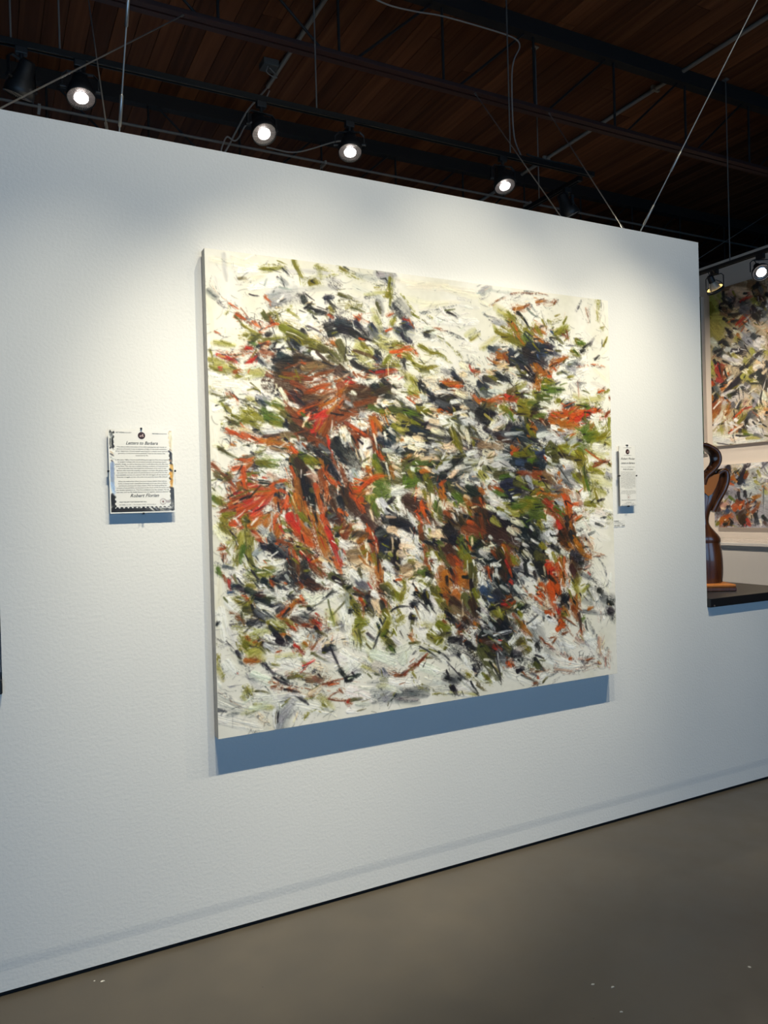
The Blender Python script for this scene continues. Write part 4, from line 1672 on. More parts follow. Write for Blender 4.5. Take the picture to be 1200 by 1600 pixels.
r 21.9 1011 1004 1046 1026
l 21.1 837 1009 869 1060
w 21.2 848 1020 870 1040
l 21.6 915 1061 949 1078
w 21.7 963 1013 985 1054
w 20.7 713 1054 735 1070
p 20.9 757 1061 790 1072
w 20.1 596 1021 616 1060
p 15 575 1049 606 1041
x 19.7 514 981 545 1001
r 24.6 514 1009 534 1029
k 19.6 516 934 530 972
r 19.5 530 821 549 878
b 24.5 537 906 566 973
k 31 725 1026 813 1038
k 31.2 758 1036 846 1069
w 16.7 1123 874 1160 885
l 16.6 1098 884 1147 895
k 33.5 1134 905 1189 937
w 16.8 1172 875 1191 885
c 16.7 1148 854 1185 864
p 11 1074 884 1122 915
k 49.6 1207 576 1269 595
k 68.1 1319 646 1462 686
n 69.4 1367 762 1553 793
k 70.4 1389 879 1481 922
k 70.4 1318 1057 1516 1085
k 80.2 1218 1022 1317 1099
k 60 1422 1082 1513 1171
b 56.8 1194 970 1214 1126
n 46.1 1396 655 1489 675
b 58.1 1253 1096 1380 1165
n 40.7 1464 611 1599 651
g 48 1599 651 1696 683
c 48.8 1622 793 1719 848
y 33.6 1255 637 1295 595
w 33.7 1281 637 1346 593
p 22.5 1280 647 1332 625
l 22.6 1321 583 1360 572
e 11.1 1232 576 1269 600
o 16.9 1335 551 1379 571
v 13.6 1367 566 1385 597
r 8.5 1380 550 1412 570
l 22.9 1399 581 1451 590
k 17.3 1418 586 1431 596
b 17 1305 678 1369 693
k 16.7 1230 638 1292 668
t 22.3 1202 711 1316 715
c 22.8 1331 657 1383 677
l 17.1 1344 662 1436 655
h 29.1 1465 590 1490 654
o 23.3 1470 622 1503 664
a 29.3 1497 621 1517 642
r 9.3 1478 595 1504 610
o 28.8 1426 559 1506 567
b 29.2 1506 567 1560 587
r 23.6 1546 587 1586 619
b 17.8 1573 598 1613 640
r 17.9 1586 635 1641 640
v 17.6 1506 578 1574 565
c 23.7 1530 653 1586 630
l 29.6 1530 664 1613 651
l 30 1584 673 1668 683
h 18 1597 695 1624 722
w 30 1614 618 1684 628
L 24.2 1641 640 1740 649
C 18.3 1668 672 1710 677
x 23.9 1616 564 1686 561
x 24.2 1671 573 1743 565
x 24.2 1686 550 1729 543
a 29.8 1601 586 1670 606
a 36.2 1657 595 1756 604
a 36.4 1670 611 1755 620
x 30.6 1728 582 1801 569
d 24.6 1756 587 1816 557
d 24.7 1801 563 1860 550
x 12.5 1875 539 1920 543
d 12.6 1904 572 1949 559
r 10.2 1942 565 1965 541
h 18.6 1800 580 1829 602
v 31.1 1798 636 1843 613
v 31.2 1812 658 1886 646
o 25.2 1841 669 1902 634
v 25.1 1826 681 1885 674
o 19 1885 674 1961 650
o 16.6 1964 576 1962 633
o 15.3 1916 656 1962 633
w 25.1 1873 589 1902 634
w 31.3 1859 567 1919 566
w 25.4 1918 594 1941 582
a 12.5 1843 624 1865 607
E 18.6 1769 648 1797 670
E 37.9 1855 691 1944 702
w 44.4 1869 714 1944 724
o 6.4 1930 690 1960 701
k 6.4 1929 702 1937 696
o 37.2 1752 715 1794 759
o 49.9 1765 748 1793 782
v 37.2 1753 704 1810 726
o 37.5 1764 782 1792 815
o 18.4 1695 705 1725 671
o 18.2 1638 727 1753 704
e 24.4 1652 727 1737 749
h 24.5 1665 749 1764 782
w 18.5 1724 704 1753 687
g 24.6 1710 693 1753 682
E 18.9 1809 737 1912 759
x 6.3 1810 726 1941 793
r 12.8 1866 793 1957 776
r 12.7 1851 810 1896 798
o 9.1 1956 793 1964 804
o 19.1 1836 815 1910 838
O 19 1821 827 1939 850
E 19.2 1834 872 1953 884
O 12.9 1878 883 1936 941
Y 45.2 1894 861 1953 907
w 32 1817 939 1848 917
g 19.5 1940 838 1962 850
a 23.1 1375 719 1400 740
x 23.1 1374 746 1407 724
o 35.2 1447 740 1500 750
v 29.5 1473 740 1513 761
o 23.2 1393 751 1460 751
v 29.6 1472 783 1512 783
u 17.8 1514 745 1568 744
n 23.9 1527 761 1568 750
x 12 1561 761 1574 782
k 42.3 1596 750 1622 782
h 30.1 1582 739 1638 738
h 30.3 1594 793 1637 771
w 24.1 1581 771 1595 782
u 29.2 1405 788 1458 793
u 17.9 1526 793 1566 815
n 29.9 1512 804 1566 815
k 23.6 1458 804 1524 826
y 33.7 1227 742 1264 752
p 28.2 1251 763 1290 741
l 28.5 1289 773 1354 762
w 22.4 1200 794 1238 783
l 34.2 1275 804 1340 783
l 28.3 1223 846 1287 836
w 22.7 1235 867 1298 878
e 22.5 1198 835 1235 856
h 22.6 1224 815 1287 836
l 17.1 1290 741 1366 772
w 11.5 1339 815 1391 810
l 17.2 1327 783 1391 825
h 28.6 1287 846 1364 847
v 23.1 1312 857 1377 847
l 17.4 1364 841 1390 852
w 17.4 1337 873 1377 863
n 46.5 1336 899 1388 921
n 35 1348 931 1401 932
n 34.8 1324 888 1389 879
h 23.5 1389 879 1441 900
e 17.6 1403 857 1455 879
w 11.8 1374 947 1413 943
r 22.8 1247 898 1285 904
x 17.2 1278 904 1316 920
a 22.6 1196 908 1221 929
v 23 1284 919 1335 941
w 22.8 1233 919 1271 930
r 23.5 1417 836 1470 842
r 35.8 1497 847 1564 859
r 29.9 1511 837 1592 848
b 24.2 1551 858 1605 881
t 30.2 1565 837 1606 870
l 36.3 1580 815 1649 826
w 24.2 1579 826 1634 848
w 30.7 1664 782 1735 793
l 30.9 1677 815 1735 804
a 18.4 1641 837 1655 854
g 24.7 1662 848 1718 871
l 24.9 1690 870 1760 904
k 6.1 1636 804 1704 882
o 18.8 1733 849 1775 882
h 25.2 1762 849 1790 871
o 19 1791 860 1803 916
h 12.6 1792 815 1818 905 1832 950
v 12.7 1805 871 1832 939
o 12.9 1831 973 1889 1008 1891 963
E 25.6 1833 905 1922 929
w 31.9 1788 950 1817 939
o 25.6 1801 983 1853 985
o 12.9 1862 917 1889 1008
O 6.5 1813 1062 1947 1061
O 6.6 1901 1099 1947 1078
O 13.2 1933 1032 1956 1044
Y 52.1 1906 952 1949 1010
w 39.1 1874 1019 1933 1032
E 18.1 1522 891 1577 902
g 23.7 1456 858 1481 901
o 18 1496 880 1550 891
a 24 1494 923 1548 934
a 30.2 1521 939 1569 940
o 18 1480 933 1522 912
h 18.3 1563 913 1590 924
a 18.4 1583 935 1638 947
a 30.8 1632 914 1702 926
c 24.5 1604 913 1646 903
v 47.8 1453 965 1519 977
o 41.7 1426 975 1492 987
v 42.4 1506 988 1574 978
h 30.4 1547 956 1588 968
v 42.2 1478 1019 1545 1032
v 30.5 1531 1032 1572 1044
o 29 1294 998 1359 995
e 23.4 1333 994 1398 1006
o 29.4 1359 1000 1438 1007
v 23.6 1373 984 1439 975
d 30.5 1561 967 1588 990 1615 1012
r 24.4 1547 967 1588 979
g 31 1630 980 1671 1003
v 24.8 1615 1001 1670 1036
x 31.2 1673 947 1700 992
x 25.1 1686 981 1713 1037
x 18.9 1700 992 1772 983
a 25.1 1685 1003 1691 1058
r 25.3 1706 1037 1726 1071
x 19.1 1741 1060 1770 1044
m 19 1752 938 1772 983
w 25.3 1728 1004 1771 1016
M 12.7 1758 971 1814 1040
p 18.4 1559 1021 1614 1034
r 30.7 1573 1016 1614 1028
d 24.8 1600 1044 1627 1067
r 49.7 1613 1056 1653 1112
r 50 1641 1068 1681 1135
d 24.9 1627 1067 1653 1112
b 37.8 1653 1134 1709 1148
k 18.9 1684 1047 1724 1115
a 19 1704 1070 1724 1115
a 38 1666 1157 1693 1191
b 50.4 1653 1123 1680 1168
k 31.8 1710 1125 1765 1195
a 32 1730 1160 1765 1200
w 30.8 1572 1044 1599 1055
l 36.8 1544 1075 1599 1066
l 37.1 1556 1119 1611 1110
w 24.9 1583 1142 1610 1154
g 30.8 1542 1129 1568 1152
o 24.4 1517 1064 1543 1097
w 18.2 1469 1083 1488 1100
w 18.3 1473 1143 1513 1161
L 24.4 1488 1106 1514 1139
k 24.4 1488 1116 1514 1139
w 14.5 1426 1157 1453 1169
y 29.6 1370 1048 1422 1071
p 23.7 1369 1080 1408 1103
e 23.6 1358 1016 1397 1028
l 29.1 1294 1014 1345 1037
e 23.1 1255 1044 1292 1067
y 22.9 1219 981 1269 1003
w 22.9 1245 950 1308 962
w 23 1257 971 1321 983
l 17.1 1220 939 1257 961
y 23.6 1343 1089 1381 1112
l 11.9 1381 1133 1420 1146
w 17.4 1240 1117 1252 1128
r 22.8 1193 1022 1215 1095
x 17 1195 949 1219 981
r 22.9 1190 1104 1225 1168
a 23.6 1308 1162 1340 1174
o 24.7 1527 1167 1553 1190
e 17.3 1188 1166 1225 1173
w 44.8 1754 1083 1813 1073
w 52 1843 1063 1916 1088
W 52.1 1826 1130 1929 1157
L 32.1 1753 1127 1811 1141
G 19.4 1812 1085 1884 1144
M 12.8 1784 1061 1826 1119
m 13 1810 1163 1838 1198
C 12.8 1754 1105 1809 1186
w 26 1795 1174 1809 1197
c 12.4 1676 870 1717 904
y 30.7 15 1036 41 1081
Y 40.2 18 1237 22 1411
w 36.1 24 1342 38 1457
L 27.4 49 1414 74 1469
L 36.8 175 1131 230 1179
w 37.3 190 1266 313 1285
L 37.9 235 1342 378 1382
w 38.9 350 1333 481 1325
L 39.2 347 1443 467 1436
w 38.3 230 1486 375 1492
w 40.1 425 1506 517 1488
w 31.6 73 1205 117 1243
o 22 43 1002 68 1056
o 17.6 33 1028 59 1055
x 17.8 69 1021 96 1013
x 31.3 96 1013 179 989
x 17.9 96 1039 123 1031
o 31.5 124 1005 141 1041
a 22.6 141 1032 188 1016
a 27.6 206 1025 226 990
h 13.5 124 1005 133 1014
x 18.5 234 1044 254 991
a 23.2 253 1036 252 1072
a 23.3 252 1063 268 1009
l 7.4 231 990 233 1062
w 18.6 273 1000 282 1037
o 14 273 1019 301 1038
d 37.5 302 1001 329 1057
x 37.7 311 1038 377 1105
d 18.9 321 1029 368 1086
x 28.7 358 1076 396 1115
a 28.6 360 1021 388 1078
o 19 351 994 389 1041
g 14.3 369 1031 388 1050
a 28.8 410 1005 428 1061
a 38.8 428 1052 446 1117
a 39 437 1098 465 1165
k 7.2 410 995 419 1033
x 24.2 440 1005 468 1062
d 24.4 458 1053 487 1119
d 24.6 477 1100 515 1196
x 19.8 485 1175 514 1233
r 14.7 501 1007 530 1055
b 29.2 470 997 510 1026
h 19.7 499 1054 535 1065
c 14.6 470 1006 491 998
w 19.8 508 1101 533 1131
l 19.9 512 1149 526 1178
k 9.9 498 1082 529 1079
o 14.8 498 1101 512 1120
v 9.4 281 1055 310 1056
p 23.5 290 1074 319 1093
R 14.1 290 1083 328 1112
r 13.6 150 1050 186 1087
x 18.2 159 1055 195 1101
p 13.6 141 1059 177 1078
g 18.3 187 1043 214 1071
w 13.8 205 1070 223 1080
c 18.5 224 1071 242 1099
o 18 89 1109 104 1066
e 13.5 103 1110 113 1057
o 18.1 87 1171 98 1119
h 4.5 123 1049 124 1155
o 27.2 136 1067 148 1130
o 22.8 134 1129 151 1184
v 18.1 116 1111 105 1163
h 9.1 138 1156 160 1193
w 13.6 115 1155 128 1182
R 13.3 31 1111 48 1142
x 8.9 26 1115 49 1112
r 8.9 35 1133 38 1159
R 4.4 33 1028 86 1048
R 7.1 67 1082 86 1065
p 13.4 78 1038 104 1048
E 13.4 58 1090 86 1074
c 8.9 38 1177 73 1188
C 8.9 20 1167 64 1196
v 11.6 15 1184 28 1211
r 9 37 1212 54 1239
d 9 54 1230 62 1270
u 7.2 53 1278 71 1275
n 11.8 71 1254 107 1252
k 13.6 89 1259 125 1280
E 22.8 118 1217 154 1237
H 13.7 136 1209 172 1238
v 18.5 168 1207 229 1206
o 18.5 173 1216 219 1224
o 9.3 192 1195 239 1193
o 13.8 125 1257 153 1259
k 6.4 145 1201 172 1238
g 18.3 157 1139 185 1123
n 18.4 194 1110 213 1124
k 23.2 222 1116 259 1145
k 28 241 1135 288 1155
c 18.7 251 1108 279 1137
x 11.2 246 1103 280 1082
r 14 252 1090 308 1111
r 14.2 299 1110 327 1139
R 18.8 270 1118 307 1166
x 19 317 1139 335 1185
x 14.4 335 1185 333 1249
r 9.6 343 1241 347 1278
x 14.5 333 1259 347 1278
o 19 327 1121 376 1137
h 19.1 337 1140 385 1151
d 14.4 346 1140 394 1189
r 24.2 385 1161 434 1200
d 9.7 375 1169 414 1209
r 29.2 394 1198 433 1238
a 14.6 394 1180 425 1172
p 14.7 425 1172 464 1193
l 24.6 444 1192 474 1212
X 14.4 357 1104 396 1124
w 23.2 202 1160 239 1180
w 23.4 239 1180 278 1173
x 3.7 193 1164 206 1178
L 28.3 258 1199 238 1243
k 28.5 297 1183 314 1239
k 33.3 285 1237 323 1276
k 24.1 355 1187 373 1243
k 29 353 1242 402 1273
b 23.9 316 1184 344 1232
k 18.9 247 1244 286 1219
k 14.1 228 1242 256 1271
k 18.6 191 1240 227 1269
r 14.1 219 1242 237 1265
x 9.4 218 1251 232 1270
l 14.2 281 1228 295 1247
x 6.7 275 1255 285 1260
b 24.3 372 1261 421 1283
w 19.6 412 1255 452 1267
R 9.8 391 1290 471 1296
h 24.8 473 1240 513 1262
k 14.9 483 1250 528 1282
k 7 450 1323 503 1280
w 30 492 1288 527 1310
k 18.4 125 1271 170 1301
k 28 179 1302 226 1296
h 28.1 198 1303 226 1323
b 13.9 161 1300 189 1298
k 18.5 152 1308 216 1331
w 23.4 199 1285 255 1307
w 14.1 237 1270 244 1334
L 14.3 265 1281 273 1327
w 23.8 274 1300 313 1285
k 14.4 293 1310 312 1321
l 18.9 225 1332 253 1343
k 9.4 216 1340 263 1335
k 14.3 243 1361 273 1345
o 13.7 74 1311 114 1323
O 9.1 70 1302 124 1297
x 6.4 106 1291 133 1307
a 9.2 124 1306 142 1334
o 13.8 114 1332 142 1316
h 18.4 114 1345 150 1353
h 13.9 132 1351 169 1354
x 16.3 262 1371 291 1356
a 17.3 282 1364 321 1331
a 14.5 312 1330 351 1324
r 14.5 331 1332 360 1343
x 14.5 341 1314 351 1329
x 11.4 243 1383 281 1369
w 24.3 352 1297 380 1326
s 24.4 361 1316 400 1337
k 4.9 348 1397 409 1366
c 4.9 369 1372 491 1307
k 5 430 1330 512 1299
k 7.7 291 1356 262 1389
k 9.3 142 1334 168 1390
w 23.3 169 1336 215 1358
w 18.8 196 1366 224 1386
w 23.4 158 1407 195 1419
p 14 144 1392 163 1389
k 18.6 130 1400 181 1400
k 11.2 168 1372 186 1401
c 14 159 1353 196 1383
k 6.6 187 1356 233 1396
o 14.2 204 1402 260 1435
E 19 224 1395 261 1426
k 14.2 213 1421 259 1471
k 14.3 231 1450 259 1480
h 9.6 260 1435 279 1464
a 11.5 260 1453 288 1460
a 9.6 252 1389 280 1400
r 14.4 280 1409 308 1439
x 12.6 299 1429 313 1440
b 19.4 310 1394 338 1415
o 14.4 271 1399 299 1411
d 19.8 392 1415 417 1431
r 19.7 378 1409 407 1440
X 15 416 1450 457 1449
r 14.7 348 1425 397 1439
c 14.6 339 1378 378 1400
k 9.8 369 1362 389 1369
w 24.2 310 1376 340 1369
L 24.7 409 1366 458 1398
e 15.1 469 1390 477 1437
Y 15.1 500 1355 488 1419
R 5 448 1388 446 1453
w 10 452 1421 472 1427
C 14.8 376 1455 415 1478
k 11.9 397 1439 416 1468
L 10.2 513 1441 523 1451
k 14.5 279 1464 297 1484
K 14.6 297 1484 355 1499
k 4.8 232 1441 185 1418
O 23 85 1400 158 1416
k 4.6 107 1433 139 1410
E 18.7 138 1441 204 1429
w 23.7 194 1455 231 1477
C 4.7 157 1442 212 1457
o 18.5 106 1455 128 1475
a 11.2 120 1448 137 1476
o 23.2 110 1482 127 1502
e 23.4 137 1476 164 1506
a 9.4 156 1478 174 1475
O 9.5 193 1464 211 1484
d 9.8 306 1499 325 1514
o 14.8 345 1498 355 1508
a 14.9 375 1501 386 1475
R 10 404 1523 426 1469
x 5.1 459 1520 471 1483
k 15.1 434 1526 454 1519
c 15.1 434 1535 464 1539
C 5 416 1459 498 1439
l 19.8 376 1474 384 1511
k 9.4 165 1470 211 1502
r 6.4 59 1354 86 1356
r 6.9 86 1365 112 1402
C 9.2 94 1392 121 1403
c 3.6 38 1457 73 1496
k 3.6 8 1445 29 1465
C 3.6 11 1480 92 1462
O 4.5 3 1462 20 1490
k 7.2 5 1392 14 1384
C 3.6 50 1353 68 1363
w 36.2 52 1309 86 1347
L 18.3 57 1432 84 1426
p 40.5 574 1185 668 1238
w 39.8 524 1116 565 1137
t 40.3 564 1165 628 1159
p 42.5 778 1245 867 1270
w 42.2 732 1271 786 1324
w 40.5 517 1370 543 1514
s 51.8 564 1516 669 1566
s 54.2 745 1584 835 1564
w 52.4 640 1447 682 1500
w 54.6 840 1407 883 1500
L 48.3 749 1438 814 1523
w 55.9 891 1590 1008 1583
L 44.3 896 1432 988 1480
b 66.3 999 1138 1080 1213
w 46.2 511 1567 572 1602
r 39.7 526 1069 568 1052
r 29.9 536 1088 557 1061
p 30.2 577 1099 599 1062
w 20.1 578 1052 610 1053
a 25.3 598 1110 630 1083
a 30.6 618 1139 648 1189
o 15.3 617 1158 639 1140
x 25.4 641 1064 661 1113
r 30.7 651 1103 671 1161
d 15.4 673 1094 688 1133
y 20.4 629 1111 644 1150
b 20.1 577 1080 630 1083
r 25.8 671 1161 690 1239
a 31.2 680 1220 699 1298
r 20.9 689 1278 698 1327
x 15.5 683 1114 686 1172
o 20.6 660 1170 669 1200
k 41.2 695 1076 737 1116
k 36.3 705 1115 770 1137
n 46.8 715 1144 768 1186
k 31.5 759 1127 773 1215
k 26.4 757 1195 772 1245
h 20.8 692 1172 724 1193
c 20.6 684 1085 717 1076
w 26.1 713 1202 745 1223
l 20.9 712 1212 750 1243
w 26.3 722 1251 765 1293
e 15.7 736 1165 746 1175
p 31.2 739 1068 794 1079
w 42.1 794 1079 826 1110
w 31.8 804 1119 838 1091
p 26.4 792 1138 848 1151
p 31.7 780 1167 813 1178
w 26.6 801 1207 835 1189
k 26.2 784 1050 861 1082
l 26.7 855 1102 882 1152
w 26.9 859 1161 892 1193
g 16.2 870 1181 892 1212
l 16.2 883 1123 882 1152
o 16.1 829 1204 863 1211
t 26.7 800 1237 857 1220
p 27.1 868 1221 902 1233
r 26.8 885 1063 894 1123
b 27 895 1103 917 1134
x 10.8 900 1138 922 1164
r 16.3 905 1153 909 1213
r 16.4 909 1203 920 1234
w 21.6 908 1064 930 1095
o 13 931 1075 941 1115
p 38.1 947 1095 1000 1108
p 32.9 977 1087 1011 1128
k 16.4 952 1126 999 1128
h 21.7 917 1144 951 1176
o 16.4 916 1184 939 1175
v 16.5 976 1127 999 1148
o 16.5 962 1176 985 1208
w 21.9 939 1175 961 1206
k 10.8 906 1124 963 1146
k 44.2 1024 1078 1071 1131
k 33.5 1047 1120 1083 1142
r 45 1109 1082 1169 1104
r 33.9 1134 1072 1201 1095
x 11.3 1120 1113 1131 1165
x 11.4 1131 1154 1167 1187
v 33.7 1083 1132 1118 1174
o 28.1 1069 1172 1104 1214
v 28.5 1144 1124 1180 1157
h 22.9 1156 1145 1192 1168
w 16.8 1052 1156 1070 1167
b 33.4 1022 1159 1057 1191
h 16.6 986 1178 1031 1251
r 44.7 1033 1200 1079 1244
x 22.5 1056 1202 1092 1234
a 44.5 984 1248 994 1299
a 50.3 1007 1270 1017 1321
a 51 1066 1273 1113 1317
a 45.5 1078 1295 1127 1288
r 33.8 1043 1262 1065 1304
k 11.2 1031 1251 1048 1282
o 34.2 1117 1205 1140 1268
h 34.4 1140 1247 1150 1320
l 23 1180 1177 1197 1209
w 29 1182 1281 1194 1323
k 17.3 1138 1309 1160 1393
a 39.2 992 1339 1027 1372
r 33.8 1004 1360 1050 1394
a 39.8 1052 1354 1086 1397
b 34.1 1038 1393 1097 1439
h 34.5 1099 1378 1146 1443
b 29 1135 1401 1158 1475
a 27.9 982 1308 1004 1340
o 23.2 1149 1351 1173 1394
t 28.5 1037 1424 1085 1458
p 8 1087 1387 1090 1469
r 17.4 1096 1470 1120 1482
a 17.6 1145 1495 1175 1508
k 17.6 1171 1435 1190 1442
h 21.9 902 1253 936 1265
h 16.2 856 1260 901 1268
v 16.3 873 1251 907 1258
k 16.4 913 1264 936 1275
y 27.2 867 1280 901 1293
o 16.4 877 1296 889 1292
w 22 912 1283 947 1306
o 11 900 1303 923 1314
h 11 899 1332 936 1285
w 32.8 877 1311 911 1333
k 5.4 843 1298 876 1340
o 26.6 753 1331 785 1353
o 21.5 785 1353 803 1315
o 10.7 799 1286 803 1315
o 15.8 721 1290 753 1321
h 21 699 1298 741 1340
x 10.6 765 1278 788 1275
Y 21.2 754 1302 776 1294
L 21.5 815 1306 842 1338
k 13.1 853 1339 899 1357
h 16.4 876 1350 910 1373
k 22 899 1352 921 1384
k 11 899 1332 910 1353
k 16.6 909 1383 932 1405
o 27.7 946 1336 968 1378
o 28 968 1378 1002 1421
h 22.5 991 1400 1025 1433
h 16.6 934 1325 957 1347
w 22.2 933 1365 955 1397
k 5.3 739 1408 773 1391 829 1396
k 16.3 840 1387 863 1384
C 4.4 851 1398 920 1414
k 5.5 875 1380 920 1424
o 16.2 766 1449 794 1432
O 10.7 767 1391 783 1431
C 5.4 750 1419 760 1459
k 21.8 828 1435 850 1442
k 10.9 840 1397 829 1386
w 27.4 851 1418 884 1450
w 27.6 885 1421 907 1462
t 5.5 851 1398 873 1449
k 11.3 1013 1442 1048 1476
k 17.1 1024 1463 1083 1509
r 17.3 1071 1498 1094 1531
b 23.1 1096 1470 1132 1504
k 17.3 1071 1508 1096 1490
r 17 988 1470 1000 1481
k 11.3 1001 1431 1025 1453
o 39.4 964 1488 1011 1513
o 39.2 922 1524 962 1548
h 16.9 963 1518 1010 1533
o 28.2 950 1557 974 1549
e 16.8 928 1514 951 1537
w 22.4 941 1496 963 1518
C 5.5 871 1489 964 1498
E 16.5 849 1467 895 1481
O 5.5 832 1465 825 1504
a 14.2 819 1518 836 1540
O 8.8 836 1540 891 1580
k 5.6 869 1568 971 1640
C 4.4 836 1515 915 1573
k 4.5 915 1563 1018 1660
o 5.6 915 1583 972 1609
o 11.4 990 1591 1003 1577
L 33.5 904 1542 938 1576
k 5.7 961 1598 1018 1645
R 11.1 833 1638 867 1627
r 11.2 867 1632 902 1602
w 28.5 972 1619 995 1642
K 28.7 1034 1545 1129 1596
K 29 1094 1531 1178 1622
k 22.9 1021 1554 1070 1549
k 17.5 1105 1573 1141 1598
r 17.3 1058 1527 1094 1531
K 23.3 1067 1620 1139 1659
w 23.5 1142 1567 1166 1610
w 22.9 1035 1505 1058 1538
w 23.2 1094 1531 1118 1554
C 17.2 1009 1563 1056 1609
r 11.8 1167 1559 1185 1582
o 25.4 544 1325 569 1365
o 20.4 559 1354 589 1404
o 15.4 578 1394 598 1424
h 15.4 569 1365 589 1376
o 31 582 1432 619 1436
o 25.9 576 1460 598 1453
O 20.6 560 1487 574 1536
h 10.4 586 1471 595 1538
e 20.6 566 1469 580 1508
O 10.4 607 1501 627 1542
x 15.4 596 1338 616 1369
r 10.3 606 1358 610 1406
b 15.4 581 1318 665 1334
r 10.2 571 1298 612 1330
d 7.8 635 1284 655 1314
b 20.8 644 1323 665 1344
k 20.8 633 1341 642 1390
h 15.6 631 1389 652 1420
w 26 655 1324 687 1345
c 25.6 593 1271 623 1302
l 20.4 583 1252 625 1264
w 25.3 562 1231 593 1262
h 10.2 594 1224 604 1253
h 15.1 529 1286 560 1307
k 10.1 540 1296 561 1288
g 20.3 539 1324 537 1381
p 20.9 654 1362 684 1413
w 21 662 1430 683 1451
p 31.5 675 1364 696 1395
r 21.1 697 1356 729 1388
k 15.8 691 1365 706 1415
o 26.5 706 1405 727 1446
o 26.6 716 1454 704 1492
o 31.9 687 1490 714 1522
v 16 693 1501 709 1483
h 21.5 719 1532 740 1564
v 16.2 729 1553 745 1574
k 5.3 682 1490 659 1526
k 5.3 648 1554 670 1518
c 4.2 619 1436 671 1489
k 15.3 547 1387 557 1392
C 20.4 514 1440 540 1457
P 20.5 523 1512 553 1524
l 21.6 747 1516 779 1549
C 4.3 747 1516 779 1558
o 4.4 801 1580 805 1630
L 21.8 767 1596 801 1580
C 5.5 834 1594 869 1568
E 21.1 636 1581 658 1565
R 4.2 583 1594 614 1607
k 69.1 1188 1169 1312 1239
k 82.6 1273 1257 1373 1369
k 72.9 1445 1193 1537 1273
k 59.1 1231 1380 1332 1430
k 71.6 1240 1485 1341 1558
k 59.5 1200 1564 1313 1629
W 65.9 1836 1269 1907 1353
w 53.2 1831 1404 1887 1521
w 53.7 1794 1625 1880 1702
w 51.5 1582 1593 1692 1648
w 51.4 1537 1686 1732 1753
L 50.6 1470 1646 1564 1700
h 47.7 1186 1615 1258 1727
w 36 1183 1708 1232 1755
w 49.5 1335 1737 1452 1784
w 34.6 1194 1180 1224 1202
y 23.2 1213 1170 1263 1183
r 17.5 1250 1183 1275 1215
b 29.4 1288 1185 1324 1271
a 23.6 1315 1165 1339 1208
a 29.8 1339 1219 1377 1253
o 29.9 1352 1220 1390 1243
d 17.9 1326 1229 1350 1283
x 12 1344 1272 1356 1305
r 23.8 1333 1197 1351 1251
w 23.5 1248 1245 1286 1248
w 17.7 1273 1268 1284 1310
r 23.4 1223 1254 1247 1277
x 11.7 1229 1255 1234 1297
w 17.7 1259 1288 1297 1301
b 23.8 1298 1280 1323 1313
d 12 1342 1325 1361 1337
l 30.4 1416 1255 1469 1291
w 36.7 1456 1258 1496 1292
w 36.9 1468 1301 1508 1326
l 30.4 1402 1297 1441 1321
k 18.3 1430 1256 1442 1300
k 12.3 1482 1291 1494 1325
c 18.1 1376 1274 1403 1265
h 37.1 1511 1228 1536 1295
k 37.1 1510 1261 1542 1317
h 24.6 1498 1206 1552 1231
y 24.2 1432 1192 1471 1226
w 18.1 1426 1160 1452 1172
w 31.1 1567 1199 1608 1212
w 25 1580 1221 1593 1244
o 18.8 1594 1211 1614 1256
p 18.7 1559 1242 1593 1255
k 18.8 1595 1178 1664 1220
w 25.3 1650 1203 1678 1227
e 19 1649 1236 1662 1270
d 18.7 1551 1263 1579 1254
x 43.9 1571 1275 1590 1331
d 31.4 1571 1297 1606 1288
x 50.6 1590 1342 1615 1410
x 50.5 1575 1363 1600 1452
x 31.8 1617 1366 1629 1422
a 31.7 1635 1246 1647 1302
x 31.6 1620 1267 1632 1323
a 31.9 1647 1313 1659 1358
x 19.1 1663 1237 1675 1315
w 25.6 1676 1271 1696 1327
a 25.7 1706 1239 1719 1273
k 51.4 1721 1229 1778 1254
b 32.3 1719 1273 1747 1308
a 32.2 1751 1186 1779 1221
a 19.1 1694 1172 1722 1196
a 19.6 1793 1233 1822 1245
R 9.8 1822 1223 1911 1239
p 19.5 1809 1177 1838 1213
C 6.6 1866 1248 1909 1296 1915 1353
b 25.7 1704 1283 1731 1341
o 32.5 1716 1362 1746 1342
e 26.1 1730 1385 1743 1419
l 19.3 1674 1348 1687 1371
w 25.9 1687 1393 1715 1406
o 12.9 1687 1393 1700 1427
a 26.1 1706 1439 1726 1485
r 26.1 1705 1472 1732 1530
a 13.1 1729 1418 1734 1485
x 13.3 1752 1576 1758 1605
b 13.2 1740 1508 1752 1576
k 38.6 1643 1423 1656 1468
k 32.3 1657 1435 1672 1414
a 25.8 1642 1467 1676 1503
r 25.7 1620 1487 1640 1510
o 19.4 1634 1499 1662 1501
c 12.8 1614 1442 1627 1476
w 25.6 1615 1431 1629 1422
p 18.7 1508 1336 1534 1371
x 18.7 1514 1348 1541 1360
x 25 1506 1390 1532 1414
R 25 1520 1380 1545 1448
x 12.5 1485 1410 1518 1434
p 25.2 1517 1456 1558 1481
x 19 1544 1480 1592 1495
x 19.1 1571 1493 1598 1518
w 31.8 1557 1503 1598 1528
x 25.8 1625 1531 1646 1555
x 25.8 1610 1568 1639 1554
r 10.4 1637 1593 1673 1585
r 6.5 1640 1510 1724 1562
R 6.4 1626 1509 1708 1605
d 19.2 1613 1470 1627 1498
d 14.7 1420 1362 1439 1385
a 12.3 1438 1396 1465 1392
w 24.5 1413 1372 1451 1418
w 24.3 1374 1348 1412 1383
u 29.2 1195 1346 1219 1368
u 29.6 1231 1390 1269 1393
n 35.7 1270 1372 1307 1407
